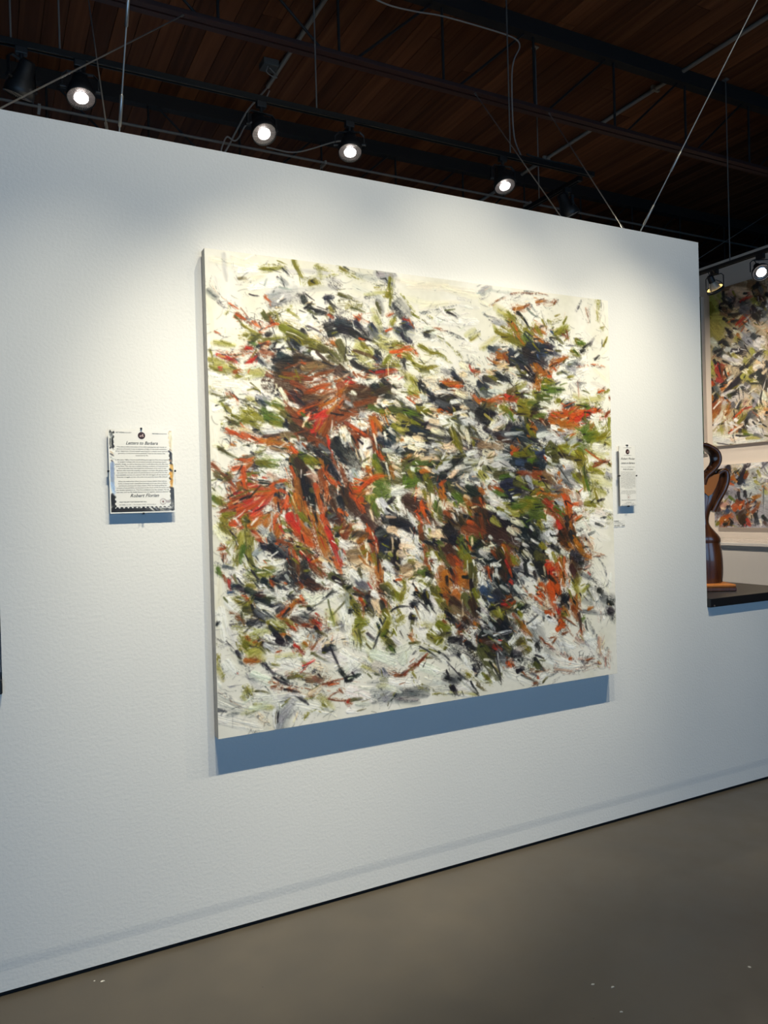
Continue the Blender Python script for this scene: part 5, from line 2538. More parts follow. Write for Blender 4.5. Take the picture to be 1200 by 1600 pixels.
d 24 1300 1427 1345 1426
r 18.1 1320 1408 1346 1389
x 12.1 1332 1440 1372 1412
r 6 1320 1387 1359 1400
v 24.4 1371 1444 1410 1436
k 12.3 1410 1447 1450 1440
k 18.3 1370 1465 1397 1446
h 23.8 1241 1454 1292 1469
o 29.9 1261 1445 1292 1479
e 23.9 1274 1441 1292 1469
h 24.1 1306 1449 1357 1464
k 11.9 1229 1442 1267 1435
w 29.5 1191 1460 1215 1483
l 23.5 1192 1439 1228 1463
w 23.4 1180 1397 1205 1419
l 17.9 1296 1343 1334 1367
y 18.3 1372 1401 1411 1426
w 24.4 1357 1474 1396 1488
r 18.3 1357 1474 1382 1498
o 18.4 1390 1467 1409 1490
a 14.8 1388 1509 1421 1533
a 18.6 1407 1532 1459 1580
h 12.3 1382 1508 1407 1532
w 31.2 1462 1505 1515 1532
w 24.8 1422 1491 1448 1525
C 6.3 1461 1537 1515 1521 1530 1490
k 6.2 1434 1524 1503 1487
l 25 1477 1453 1530 1490
k 24.1 1278 1499 1316 1534
k 30.3 1303 1522 1328 1567
l 17.8 1201 1533 1251 1549
g 17.9 1227 1504 1252 1528
l 12 1251 1559 1341 1547
w 17.9 1212 1586 1288 1594
d 24.1 1249 1606 1281 1625
r 17.8 1175 1572 1200 1580
b 23.8 1200 1575 1262 1602
h 31 1392 1605 1430 1641
o 18.7 1405 1617 1444 1643
w 30.7 1339 1600 1380 1572
w 30.9 1364 1645 1417 1629
w 31.4 1445 1611 1471 1624
C 25.1 1460 1559 1498 1617
k 19 1485 1626 1497 1649
h 18.3 1301 1596 1338 1642
c 24.3 1274 1635 1311 1681
l 18.2 1260 1665 1284 1720
k 18 1223 1639 1260 1675
k 6.1 1260 1654 1282 1762
k 24.7 1351 1654 1383 1658
K 31.1 1390 1658 1455 1698
k 15.2 1476 1690 1508 1737
h 19.1 1475 1711 1501 1730
c 6.4 1508 1737 1541 1768
x 18.4 1317 1687 1336 1705
x 8.6 1330 1699 1349 1696
R 12.3 1337 1684 1374 1731
k 18.7 1374 1731 1401 1724
h 18.1 1194 1740 1220 1738
o 12 1183 1718 1231 1766
k 6 1222 1671 1282 1772
L 24.5 1297 1701 1335 1747
c 6.3 1454 1751 1507 1780
r 6.3 1401 1740 1426 1764
R 8.8 1426 1759 1479 1803
r 10.2 1465 1801 1486 1799
x 7.7 1486 1777 1500 1784
w 32.1 1507 1769 1548 1763
r 8.9 1513 1596 1532 1620
r 6.4 1532 1620 1580 1647
r 9 1580 1625 1602 1606
r 6.4 1567 1602 1595 1599
M 12.9 1566 1645 1648 1698
M 9.2 1648 1687 1718 1729
C 12.8 1538 1664 1605 1726
G 25.9 1609 1617 1635 1675
G 25.9 1624 1586 1663 1678
C 5.2 1664 1645 1676 1713
x 13.2 1676 1713 1690 1709
m 15.9 1722 1618 1764 1645
G 26.7 1750 1654 1853 1631
C 6.8 1839 1607 1783 1523
k 5.3 1782 1546 1795 1592
G 9.4 1824 1606 1900 1568
M 13.5 1879 1509 1885 1555
m 13.6 1860 1632 1872 1724
M 13.6 1852 1654 1880 1725
M 13.8 1925 1707 1923 1775
m 10.4 1902 1733 1901 1773
r 9.6 1856 1750 1871 1758
r 9.5 1783 1731 1820 1724
M 13.5 1761 1756 1864 1757
M 13.3 1674 1768 1775 1769
m 9.1 1590 1752 1702 1777
R 8.9 1454 1741 1590 1747
R 6.5 1584 1735 1598 1726
C 5.2 1561 1781 1647 1742
C 5.4 1747 1721 1775 1769
M 9.4 1733 1719 1820 1729
K 19.9 1817 1380 1875 1407
k 20.1 1868 1401 1890 1408
C 19.9 1801 1435 1903 1466
C 27 1889 1453 1949 1470
k 16.3 1926 1468 1956 1476
k 27.3 1932 1508 1955 1516
C 20.4 1902 1506 1947 1504
C 13.2 1769 1500 1887 1521
a 10.7 1799 1491 1828 1482
Y 26.8 1892 1351 1935 1434
C 5.3 1804 1345 1849 1315
C 6.8 1921 1388 1937 1366
m 13.1 1791 1289 1821 1279
d 6.6 1805 1312 1819 1324
C 13.1 1775 1321 1833 1347
e 13.2 1773 1399 1803 1379
v 10.6 1761 1532 1776 1528
p 13.7 1866 1701 1875 1656
w 46 12 1668 109 1717
w 46.3 10 1738 153 1795
w 47.7 156 1688 250 1692
w 49.5 297 1726 444 1775
w 46 42 1541 68 1570
w 50 401 1528 521 1597
w 48.4 254 1557 330 1593
s 37.8 140 1597 204 1632
Y 28.7 207 1533 302 1544
C 3.7 45 1462 88 1511
k 2.7 41 1453 62 1490
C 4.5 17 1485 81 1466
O 9.1 8 1502 7 1545
E 13.7 7 1545 23 1582
o 4.6 19 1590 32 1579
M 4.6 44 1488 78 1545
C 7.4 96 1538 141 1588
o 23.3 116 1479 134 1516
e 28.1 125 1515 153 1500
o 18.6 108 1469 125 1488
a 9.4 144 1473 172 1485
o 9.4 158 1483 172 1476
a 18.7 110 1536 133 1543
a 16 133 1538 165 1546
k 19.2 242 1474 275 1491
l 19 190 1486 227 1517
d 9.8 309 1499 328 1510
d 6.9 323 1510 346 1540
a 11.8 348 1494 362 1509
r 9.9 381 1525 402 1500
x 6.7 236 1519 255 1516
p 20.1 431 1522 472 1507
c 20.2 441 1523 472 1526
k 20.1 431 1536 451 1528
k 6.1 457 1524 481 1574 509 1643
k 12.3 500 1623 524 1654
k 13.5 524 1664 545 1657
L 30.1 410 1566 450 1580
P 25.2 409 1603 439 1616
G 20.4 459 1627 500 1623
s 20.7 520 1616 546 1610
d 6.9 340 1585 390 1568
R 9.8 281 1614 340 1603
d 4.9 330 1611 370 1579
O 14.7 300 1617 358 1638
t 15 358 1643 417 1650
t 15.1 388 1637 417 1655
r 7.1 422 1669 509 1657
C 6.6 170 1551 215 1597
k 6.7 179 1557 224 1607
C 6.8 243 1619 319 1656
k 5.8 252 1620 280 1642
C 6.7 224 1598 309 1664
E 9.6 231 1536 303 1535
o 7.7 221 1566 244 1569
E 9.8 332 1547 350 1577
C 3.9 293 1552 311 1582
c 5 379 1617 399 1601
C 4 369 1607 360 1569
X 14.4 204 1632 233 1636
R 14.5 223 1643 299 1671
R 9.8 279 1669 347 1696
R 4 328 1666 376 1691
r 4 347 1673 391 1693
p 15.1 366 1699 407 1677
T 10 356 1707 406 1714
O 10 346 1715 406 1714
x 10.2 447 1673 488 1673
r 8.3 492 1697 507 1713
r 5.1 445 1728 466 1713 497 1707
r 5.1 445 1728 527 1749
d 8.4 526 1754 542 1747
o 10.2 420 1748 434 1759
E 20.4 425 1735 454 1767
O 5 354 1771 424 1758
o 8 344 1788 359 1776
s 10.2 424 1763 464 1778
G 28.2 122 1595 149 1616
G 28.3 131 1613 166 1663
E 14.1 102 1654 121 1648
E 9.4 97 1671 106 1681
O 18.8 107 1637 124 1675
s 23.8 128 1720 192 1720
E 14.3 146 1705 202 1721
E 4.8 147 1687 156 1706
C 3.7 13 1633 22 1643
R 4.6 4 1632 39 1672 91 1710
G 4.6 40 1624 76 1633
G 9.3 49 1629 94 1626
C 9.3 37 1733 73 1729
G 9.3 55 1731 137 1708
E 14.2 109 1735 137 1730
g 24.5 237 1808 248 1755
g 24.6 247 1782 277 1741
g 24.6 258 1757 297 1717
G 19.3 213 1660 230 1725
G 24.4 241 1691 288 1706
w 14.6 220 1742 223 1806
P 14.5 173 1762 209 1794
k 2.9 138 1819 143 1807
k 2.4 148 1816 148 1807
k 2.4 176 1798 181 1781
k 2.4 191 1756 196 1748
k 2.5 330 1767 330 1776
C 2.4 95 1759 99 1769
C 2.5 266 1803 276 1796
d 4.6 77 1580 82 1585
M 2.8 50 1594 60 1560
C 2.6 464 1787 463 1801
s 47.7 651 1575 737 1614
s 48 660 1624 714 1650
w 46.8 555 1602 585 1644
w 47 541 1714 624 1754
w 44.8 882 1651 962 1691
w 43.6 734 1692 846 1716
s 43.8 781 1619 804 1592
w 46.9 1055 1773 1152 1776
Y 20.6 547 1516 557 1536
R 10.8 703 1658 757 1670
r 14.2 746 1674 790 1679
r 11 791 1674 825 1654
r 12.2 825 1649 859 1638
r 11.1 859 1638 895 1612
R 4.2 607 1627 681 1656
E 10.5 596 1617 670 1650
g 16.1 681 1646 713 1669
c 6.4 692 1638 708 1659
L 16.3 724 1671 778 1702
E 16.1 680 1694 712 1698
G 26.6 626 1687 702 1687
g 37.8 678 1752 733 1750
g 27.2 699 1765 733 1740
G 21.4 636 1717 669 1702
s 21.7 712 1718 766 1745
C 11 743 1761 844 1765
C 11 754 1777 855 1796
C 16.5 766 1754 901 1783
C 16.6 800 1739 879 1750
G 28.2 891 1732 961 1731
L 34.2 938 1718 996 1745
s 28.6 948 1759 1007 1757
O 11.2 868 1738 936 1768
O 6.9 936 1778 1054 1789
E 11.6 1019 1779 1139 1805
C 5.6 824 1693 834 1724
C 28.8 985 1704 1032 1730
k 13.8 997 1715 1032 1730
k 17.5 1025 1759 1042 1782
k 6.9 998 1685 1009 1717
C 23.3 1032 1730 1068 1724
c 4.6 999 1645 1080 1731
k 4.6 1022 1668 1080 1736
k 5.8 1056 1723 1151 1807
P 11.7 1075 1694 1094 1697
O 8.3 1105 1713 1190 1760
o 11.8 1105 1713 1123 1721
k 11.8 1131 1681 1154 1714
k 8.4 1154 1725 1180 1697
C 9.4 1093 1727 1128 1763
h 8.4 1153 1766 1189 1791
k 5.9 1128 1763 1163 1819
K 23.7 1144 1662 1192 1719
k 11.6 1060 1621 1143 1692
w 29.2 1083 1634 1119 1679
w 23.9 1166 1726 1191 1750
w 29.4 1080 1746 1115 1781
k 13.5 527 1656 542 1667
C 5.2 564 1632 596 1626
r 10.5 529 1750 540 1747
d 5.2 524 1754 535 1742
s 21.1 571 1766 623 1773
G 5.4 640 1747 644 1795
G 5.4 677 1790 731 1789
R 3.1 553 1673 615 1686
h 4.4 709 1795 715 1777
C 3.3 824 1683 846 1706
o 7.8 830 1674 846 1696
L 20.7 523 1608 555 1583
s 20.7 523 1617 544 1610
"""
SIGNATURE_STROKES = """
k 3.3 1741 1687 1737 1720
k 3.3 1734 1689 1752 1682 1770 1687
k 3.3 1738 1703 1762 1701
k 3.4 1764 1693 1759 1720
k 3.4 1774 1709 1768 1719
k 3.4 1768 1719 1779 1717 1774 1709
k 3.4 1786 1710 1784 1722
k 3.4 1784 1714 1796 1710
k 3.4 1799 1712 1797 1723
k 3.4 1800 1702 1802 1705
k 3.4 1815 1715 1807 1719 1811 1725
k 3.4 1816 1714 1817 1726
k 3.4 1824 1715 1822 1725
k 3.4 1823 1717 1831 1715 1832 1726
"""
UPPER_STROKES = """
e 99.8 1 71 106 270
t 96.5 207 9 401 72
p 81.6 272 49 462 110
m 68.3 245 76 307 205
p 66.8 361 106 461 165
t 65.7 464 56 585 132
e 112.3 22 309 128 448
o 56.9 -1 129 65 261
e 97.7 65 261 199 292
s 69.6 17 482 97 556
t 61.9 161 226 265 285
p 67.3 265 285 368 331
g 78.1 388 503 510 638
g 76.6 543 317 631 446
p 76.6 516 420 629 500
k 20.8 166 44 171 114
k 13.8 164 124 269 173
k 20.5 230 152 270 128
k 20.3 282 165 296 123
c 27.4 217 126 256 147
k 13.9 122 171 150 149 216 165
k 13.9 122 171 134 219 201 235
k 9.6 203 168 268 178
k 27.2 235 187 254 225
d 33.3 359 184 411 163
d 26.4 411 163 474 163
x 39.8 315 386 380 334 470 289
d 26.5 328 378 419 332
x 26.4 340 414 443 371
p 26.6 344 247 369 276
c 39.8 371 209 421 233
c 52.9 370 253 445 294
k 20.3 226 276 356 295
b 26.9 265 296 330 300
k 20.6 159 300 198 326
k 20.2 250 349 316 353
y 53.2 287 448 350 506
a 33 312 487 336 537
e 33 298 517 336 559
p 39 403 450 516 420
l 52 416 420 489 491
k 13.6 183 402 248 450
k 33.6 221 456 246 495
k 20.3 195 428 209 419
k 33.8 165 536 204 578
k 20.5 112 525 166 502
k 13.7 98 534 166 524
c 41.2 55 583 149 647
k 20.6 55 606 150 590
k 20.5 81 646 136 622
l 53.6 190 609 295 641
k 39.7 256 633 384 669
k 33 268 658 372 644
c 32.7 335 570 385 614
l 39.8 257 577 321 612
w 53.7 161 672 343 773
l 39.8 214 705 356 742
k 10.1 147 715 252 768 316 802
w 26.4 239 755 304 777
e 33 255 667 293 697
e 38.2 460 661 495 734
k 6.5 386 603 446 703
g 32.3 412 552 488 535
n 38.4 476 532 512 584
w 75.9 511 606 583 653
w 63 536 589 608 625
p 75.6 495 745 567 813
l 50.4 495 723 580 772
k 38.4 393 804 507 737
k 25.2 508 726 582 696
k 25.8 341 818 431 789
e 32.1 382 747 419 776
k 39.1 501 76 512 101
k 32.4 538 65 573 139
c 25.7 574 107 584 164
b 51.5 535 184 594 253
k 19.2 546 241 593 296
k 32.3 489 260 506 319
k 31.8 555 331 591 372
b 38.4 518 344 553 407
k 32.2 493 349 541 404
k 19 626 175 643 201
k 25.4 594 253 630 273
e 32.4 497 218 557 255
e 26.1 473 190 522 192
l 31.6 565 410 626 402
c 18.9 590 383 627 348
e 41.4 -4 700 22 774
d 54.5 65 735 118 791
r 40.4 118 768 158 809
k 20.6 39 684 78 738
p 93.3 112 973 247 936
l 105.2 149 1093 373 1068
s 79.4 3 1423 167 1428
w 78.9 30 1449 425 1464
l 86 427 1408 603 1481
a 81.6 3 957 13 1075
r 67 10 1191 80 1142
e 34.4 -5 745 6 840
e 27.4 30 751 34 833
d 54.3 63 780 102 856
d 53.9 74 886 128 906
r 46.9 131 803 155 888
p 39.8 185 801 203 861
x 19.8 197 837 209 862
k 13.5 92 750 116 858
k 13.3 158 796 183 869 202 884
k 20.5 -8 861 44 951
k 33.4 113 950 181 915
c 81.1 30 972 70 1036
k 27 29 1007 69 1059
a 39.9 125 986 166 970
x 34.1 4 898 31 926
a 40.6 0 1038 13 1086
k 20.2 19 1099 55 1057
r 67 25 1134 109 1088
p 39.9 81 1107 109 1088
a 53.5 -6 1259 51 1196
w 53 34 1310 133 1206
w 39.8 5 1354 89 1293
k 32.9 165 1015 313 924
k 52.1 246 970 365 877
l 33 195 905 249 880
k 32.6 204 1055 257 1051
k 25.9 244 1049 296 1046
h 26.2 191 1042 216 1080
w 33.1 124 1044 258 1017
k 13.2 150 1070 189 1099
a 19.6 176 1097 208 1135
a 32.5 173 1199 215 1148
y 32.6 144 1265 173 1211
a 26 158 1243 200 1191
c 32.3 241 1140 266 1177
w 25.6 279 1179 320 1128
k 19.1 292 1192 333 1129
x 25.6 250 1277 317 1240 356 1200
m 31.5 370 1157 396 1138
d 12.6 369 1207 458 1196
p 31.3 395 1171 435 1121
k 6.4 252 1209 255 1334 231 1491
k 6.4 310 1003 320 1116
k 6.4 349 997 359 1099
e 44.9 352 897 417 852
y 51.1 392 848 453 902
e 38.1 402 927 489 963
o 31.7 429 865 466 904
k 25.2 440 911 491 897
y 37.4 490 930 528 893
k 12.7 401 949 439 977
k 12.5 451 979 549 995
k 49.7 528 893 562 975
k 49.1 575 944 615 1048
k 31 541 851 589 892
w 50.2 492 832 566 834
p 36.9 576 901 613 874
w 12.2 572 1053 605 960
k 19.1 349 997 436 1066
c 31.7 388 970 425 998
l 25.2 399 1027 425 998
w 12.5 424 1064 499 1031
g 37.3 461 1080 522 1122
k 18.6 471 1148 507 1197
w 61 559 1094 592 1208
p 30.3 569 1161 611 1199
k 12.2 560 1073 545 1147 568 1205
g 30.9 470 1192 496 1151
e 30.7 494 1228 544 1212
k 18.4 481 1238 530 1255
x 12.3 456 1245 517 1297
k 31.1 391 1327 431 1253
c 49.7 405 1295 456 1268
k 31.2 365 1346 391 1327
k 37.6 312 1408 389 1382
w 38.2 263 1301 340 1332
o 31.6 301 1328 380 1270
a 31.6 274 1381 339 1355
x 19.2 193 1419 261 1369
w 32.4 156 1312 168 1382
e 26.1 101 1364 113 1422
w 32.1 209 1329 234 1377
o 31.1 350 1412 400 1461
v 24.8 362 1452 462 1473
w 49.3 429 1331 502 1383
k 18.1 528 1353 539 1365
w 18.6 390 1371 439 1410
l 36.6 464 1401 550 1432
w 18.1 513 1428 561 1488
c 30.3 475 1468 536 1496
w 36.3 541 1289 577 1326
p 24.4 518 1253 553 1312
w 65.9 1 1493 231 1502
l 64.7 96 1525 360 1530
w 63.3 231 1491 486 1514
s 52.7 16 1460 125 1481
l 54.9 423 1530 602 1524
w 50 295 1530 559 1542
m 12.7 205 1466 231 1502
k 6.3 232 1445 257 1516
e 24.6 386 1493 511 1505
p 25.4 218 1489 271 1483
"""
LOWER_STROKES = """
W 83.6 100 -3 330 23
w 105.4 414 4 574 86
w 106.7 330 48 410 150
p 110.4 127 86 273 45
g 136.7 155 163 463 224
u 41.3 94 211 323 293
k 46.7 173 26 186 77
k 53.1 328 121 386 27
n 53.4 284 168 341 146
n 39.9 298 181 327 134
r 40.8 184 152 243 117
a 40.7 214 128 256 167
x 27.2 169 176 226 203
a 27.3 153 213 181 239
r 39.6 355 135 398 76
a 26.8 239 241 295 267
s 51.9 437 175 519 131
s 38.6 462 248 436 199
g 39.4 412 77 494 57
o 25.8 494 81 519 131
c 12.8 549 13 600 111
c 12.8 535 59 602 4
g 191.6 91 312 293 366
g 184.7 263 415 513 370
g 155.9 408 247 581 300
c 81.5 88 438 261 489
g 153.9 402 465 575 514
m 68.1 89 387 176 414
y 32.9 91 312 119 363
k 55.5 16 310 31 336
k 27.3 122 262 151 288
v 27 179 314 264 365
a 38.6 433 332 514 310
a 25.4 543 227 583 252
e 37.9 555 275 582 288
s 39.4 352 245 436 223
d 41.3 29 412 61 336
b 41.1 43 437 75 362
m 40.8 88 413 149 363
p 27.2 88 425 132 438
u 40.3 147 438 160 464
x 53 234 439 292 378
r 52.9 264 365 347 416
x 39.3 291 428 335 367
a 25.3 485 418 513 370
r 51.6 375 441 404 392
b 65.2 288 514 360 465
b 51.8 315 563 359 514
p 51.1 400 514 456 490
m 39.8 203 489 245 539
x 54.1 69 564 115 514
a 54 85 539 173 551
x 40.2 144 514 189 489
k 26.4 201 564 186 589
k 33 456 490 481 562
r 38.3 429 466 485 418
y 20 508 538 520 586
d 38.5 372 538 398 587
k 26.8 113 589 143 576
o 27.2 23 590 54 564
b 24.8 548 562 574 586
c 10.1 557 228 552 419
k 26.5 281 279 293 341
k 26.2 352 269 364 318
w 26.4 325 219 338 244
a 25.7 373 490 402 465
e 25.8 464 176 504 202
u 41.4 127 86 156 113
"""
PX0, PX1, PZ0, PZ1, PT = .7448, 2.7199, .7565, 2.5739, .057
t = thing('abstract_painting', 'large unframed abstract canvas of green, black, orange and rust strokes on white', 'painting', ((PX0+PX1)/2, -.012, PZ0))
W, H = (PX1-PX0)*1000, (PZ1-PZ0)*1000
S = parse(MAIN_STROKES)
buf, hgt = paint(W, H, 2.4, (232, 229, 221), extra_strokes(S, W, H)+parse(SIGNATURE_STROKES), 5)
colour_grid('painted_canvas', buf, hgt, (PX0, -PT, PZ1), (1, 0, 0), (0, 0, -1), (0, -1, 0), W/(buf.shape[1]-1), .8, M_OIL, t)
e = MB(); th = .0016
e.box(PX0, PX0+th, -PT, -.012, PZ0, PZ1); e.box(PX1-th, PX1, -PT, -.012, PZ0, PZ1)
e.box(PX0+th, PX1-th, -PT, -.012, PZ0, PZ0+th); e.box(PX0+th, PX1-th, -PT, -.012, PZ1-th, PZ1)
e.box(PX0+th, PX1-th, -PT+.0008, -PT+.0024, PZ0+th, PZ1-th)
e.build('canvas_edge', M_CANVAS_EDGE, t)
for a in [(PX0+.002, PX0+.055, PZ0+.002, PZ1-.002), (PX1-.055, PX1-.002, PZ0+.002, PZ1-.002), (PX0+.055, PX1-.055, PZ0+.002, PZ0+.055), (PX0+.055, PX1-.055, PZ1-.055, PZ1-.002), ((PX0+PX1)/2-.025, (PX0+PX1)/2+.025, PZ0+.055, PZ1-.055)]:
    MB().box(a[0], a[1], -.045, -.0125, a[2], a[3]).build('stretcher_bar', M_PINE, t)
for x in (PX0+.35, PX1-.35): MB().box(x-.03, x+.03, -.0125, -.001, PZ1-.12, PZ1-.06).build('wall_cleat', M_PINE, t)

SX = 6.45
def side_canvas(y_far, w, z0, z1, step, base, strokes, seed, name, label, fill, edge):
    t = thing(name, label, 'painting', (6.495, y_far-w/2, z0), 'canvases on the cream wall')
    rng = np.random.default_rng(seed); W, H = w*1000, (z1-z0)*1000
    vis = max([max(p[::2]) for c, q_, p in strokes] or [0])
    more = []
    for k in range(fill):                                                 # the same hand carries on past what the photo shows
        x, y = rng.uniform(vis*.92, W), rng.uniform(0, H); a = rng.uniform(0, 6.3); l = rng.uniform(40, 160)
        c, q_, _ = strokes[rng.integers(len(strokes))]
        more.append((c, q_, [x, y, x+l*math.cos(a), y+l*math.sin(a)]))
    allS = more+strokes
    buf, hgt = paint(W, H, step, base, extra_strokes(allS, W, H, seed), seed)
    colour_grid('painted_canvas', buf, hgt, (SX, y_far, z1), (0, -1, 0), (0, 0, -1), (-1, 0, 0), W/(buf.shape[1]-1), .8, M_OIL, t)
    MB().box(SX+.0012, 6.4995, y_far-w, y_far, z0, z1, .001).build('canvas_edge', edge, t)
M_EDGE2 = mat('bare_canvas_edge', (.70, .62, .54), .8)
side_canvas(-.4602+2.8755, 1.55, 2.11, 3.648, 3.6, (186, 170, 138), parse(UPPER_STROKES), 3, 'tall_abstract_painting', 'tall abstract canvas of coral, ochre and black strokes hung above another', 160, M_EDGE2)
side_canvas(-.4602+2.8755, 1.5, 1.307, 1.9225, 3.6, (176, 174, 186), parse(LOWER_STROKES), 4, 'flower_painting', 'wide canvas of orange and maroon blossoms on lilac grey', 110, M_EDGE2)
GREEN = [(c, w, [x, y, x+a, y+b]) for c, w, x, y, a, b in [(random.choice('vhvocgn'), random.uniform(20, 70), random.uniform(0, 1100), random.uniform(0, 1500), random.uniform(-60, 60), random.uniform(60, 220)) for _ in range(150)]]
side_canvas(5.395+1.15-CY, 1.15, 2.05, 3.63, 7., (60, 84, 66), GREEN, 6, 'green_abstract_painting', 'dark green abstract canvas mostly hidden behind the partition end', 0, M_EDGE2)

# ------------------------------------------------------------------ long white cabinet under the paintings
cb = thing('white_cabinet', 'long glossy white cabinet along the cream wall under the paintings', 'cabinet', (6.18, 2.4, 0))
MB().box(5.90, 6.495, .2, 6.2, .06, 1.150, .004).build('cabinet_body', M_GLOSS, cb)
MB().box(5.95, 6.495, .22, 6.18, 0, .06).build('toe_kick', M_GAP, cb)
MB().box(5.86, 6.497, .18, 6.22, 1.172, 1.200, .004).build('cabinet_top', M_GLOSS, cb)
MB().box(5.88, 6.495, .19, 6.21, 1.150, 1.172, .003).build('cabinet_rail', M_GLOSS, cb)

# ------------------------------------------------------------------ lettering
def text_verts(s, size, shear=0., align='CENTER', space=1., bold=0.):
    cu = bpy.data.curves.new('t', 'FONT'); cu.body = s; cu.size = size; cu.shear = shear; cu.align_x = align; cu.space_character = space
    cu.resolution_u = 2; cu.offset = bold
    o = bpy.data.objects.new('t', cu); COL.objects.link(o)
    dg = bpy.context.evaluated_depsgraph_get(); dg.update()
    me = bpy.data.meshes.new_from_object(o.evaluated_get(dg))
    vs = [tuple(v.co) for v in me.vertices]; fs = [tuple(p.vertices) for p in me.polygons]
    bpy.data.objects.remove(o); bpy.data.curves.remove(cu); bpy.data.meshes.remove(me)
    return vs, fs
def letter(mb, s, x, z, y, size, width=None, shear=0., align='CENTER', space=1., bold=0., tilt=0.):
    vs, fs = text_verts(s, size, shear, align, space, bold)
    if not vs: return
    x0, x1 = min(v[0] for v in vs), max(v[0] for v in vs)
    k = width/(x1-x0) if width else 1.
    mb.add([(x+v[0]*k, y, z+v[1]+tilt*v[0]*k) for v in vs], fs)

def framed(name, label, x0, x1, z0, z1, y, cat='sign'):
    """clip frame: backing board on spacers, sheet, clear pane and four black spring clips"""
    t = thing(name, label, cat, ((x0+x1)/2, y+.02, z0), 'clip-framed notices on the partition')
    MB().box(x0+.004, x1-.004, y+.003, y+.0065, z0+.004, z1-.004).build('backing_board', mat('hardboard', (.20, .19, .18), .8), t)
    for a in (x0+.03, x1-.04):
        for b in (z0+.03, z1-.04): MB().box(a, a+.01, y+.0065, .0, b, b+.01).build('spacer', M_BLACK, t)
    MB().box(x0+.002, x1-.002, y+.0008, y+.003, z0+.002, z1-.002).build('mount_sheet', M_PAPER, t)
    MB().box(x0, x1, y-.0030, y-.0010, z0, z1).build('glass_pane', M_GLASS, t)
    xm, zm = (x0+x1)/2, (z0+z1)/2
    for cx, cz, dx, dz in ((xm, z1, 0, 1), (xm, z0, 0, -1), (x0, zm, -1, 0), (x1, zm, 1, 0)):
        hx, hz = (.0028, .0035) if dx == 0 else (.0028, .0034)
        MB().box(cx-hx, cx+hx, y-.0045, y+.008, cz-hz, cz+hz, .0006).build('clip', M_BLACK, t)
    return t

LX0, LX1, LZ0, LZ1, LY = .3905, .6225, 1.601, 1.9055, -.020
L_ = framed('framed_letter', 'clip-framed letter with perforated stamp edge to the side of the large painting', LX0, LX1, LZ0, LZ1, LY)
# printed picture under the stamp: black marks, pale blue and black down one side, cream, black and orange down the other
IX0, IX1, IZ0, IZ1 = LX0+.0055, LX1-.0050, LZ0+.0075, LZ1-.006
iw, ih = (IX1-IX0)*1000, (IZ1-IZ0)*1000
rng = random.Random(8); PS = []
PAL['f'] = (150, 178, 214); PAL['j'] = (196, 140, 40)
for k in range(26): PS.append((rng.choice('kkkkl'), rng.uniform(4, 9), [rng.uniform(0, 18), rng.uniform(0, 70), rng.uniform(0, 18), rng.uniform(0, 72)]))
PS += [('p', 6, [4, 76, 14, 84]), ('k', 7, [4, 84, 14, 92]), ('l', 9, [4, 96, 16, 104]), ('k', 6, [6, 108, 12, 114])]
PS += [('f', 22, [9, 122, 9, 205]), ('f', 16, [9, 118, 12, 225]), ('f', 18, [5, 190, 12, 230])]
PS += [('k', 26, [8, 240, 8, 285]), ('k', 20, [6, 232, 14, 290]), ('k', 20, [0, 282, 215, 284]), ('k', 18, [0, 288, 218, 287]), ('k', 14, [10, 275, 120, 276]), ('k', 14, [110, 276, 218, 274])]
PS += [('p', 14, [212, 0, 212, 60]), ('y', 16, [212, 10, 214, 62]), ('t', 6, [208, 66, 216, 72]), ('k', 10, [206, 74, 214, 84]), ('k', 16, [212, 84, 212, 116]), ('a', 6, [208, 106, 214, 112]), ('k', 10, [210, 116, 216, 122])]
PS += [('j', 20, [213, 128, 213, 170]), ('j', 16, [210, 150, 212, 190]), ('k', 9, [208, 140, 214, 146]), ('k', 8, [206, 172, 214, 178]), ('j', 14, [214, 180, 212, 206]), ('t', 8, [206, 204, 216, 208]), ('k', 24, [212, 214, 212, 282])]
PS += [('s', 7, [130, 272, 150, 290]), ('g', 6, [146, 270, 166, 290]), ('s', 6, [160, 276, 184, 290]), ('k', 4, [138, 272, 156, 290]), ('k', 4, [152, 270, 170, 290])]
pb_, ph_ = paint(iw, ih, 1.6, (240, 238, 232), PS, 9)
colour_grid('printed_border', pb_, ph_*0, (IX0, LY+.0006, IZ1), (1, 0, 0), (0, 0, -1), (0, -1, 0), iw/(pb_.shape[1]-1), 0., M_PRINT, L_)
def stamp(x0, x1, z0, z1, y, nx, nz, r):
    """sheet outline with half-round perforations bitten out of the two sides and the foot"""
    P = []
    def bites(a, b, n, inward):
        a, b = Vector(a), Vector(b); inward = Vector(inward); d = (b-a)/n
        for i in range(n):
            c = a+d*(i+.5); u = d.normalized()
            P.append(a+d*i)
            for k in range(9):
                t_ = math.pi*k/8; P.append(c-u*math.cos(t_)*r+inward*math.sin(t_)*r)
    bites((x0, 0, z1), (x0, 0, z0), nz, (1, 0, 0)); bites((x0, 0, z0), (x1, 0, z0), nx, (0, 0, 1)); bites((x1, 0, z0), (x1, 0, z1), nz, (-1, 0, 0))
    P.append(Vector((x1, 0, z1)))
    mb = MB(); f = [(p.x, y, p.z) for p in P]; b = [(p.x, y+.0004, p.z) for p in P]; n = len(P)
    mb.add(f+b, [tuple(range(n)), tuple(range(2*n-1, n-1, -1))]+[(i, (i+1) % n, (i+1) % n+n, i+n) for i in range(n)])
    return mb
SX0, SX1, SZ0, SZ1 = LX0+.0195, LX1-.0185, LZ0+.0195, LZ1-.0065
sh = stamp(SX0, SX1, SZ0, SZ1, LY, 13, 17, .0052).build('stamp_sheet', M_PAPER, L_)
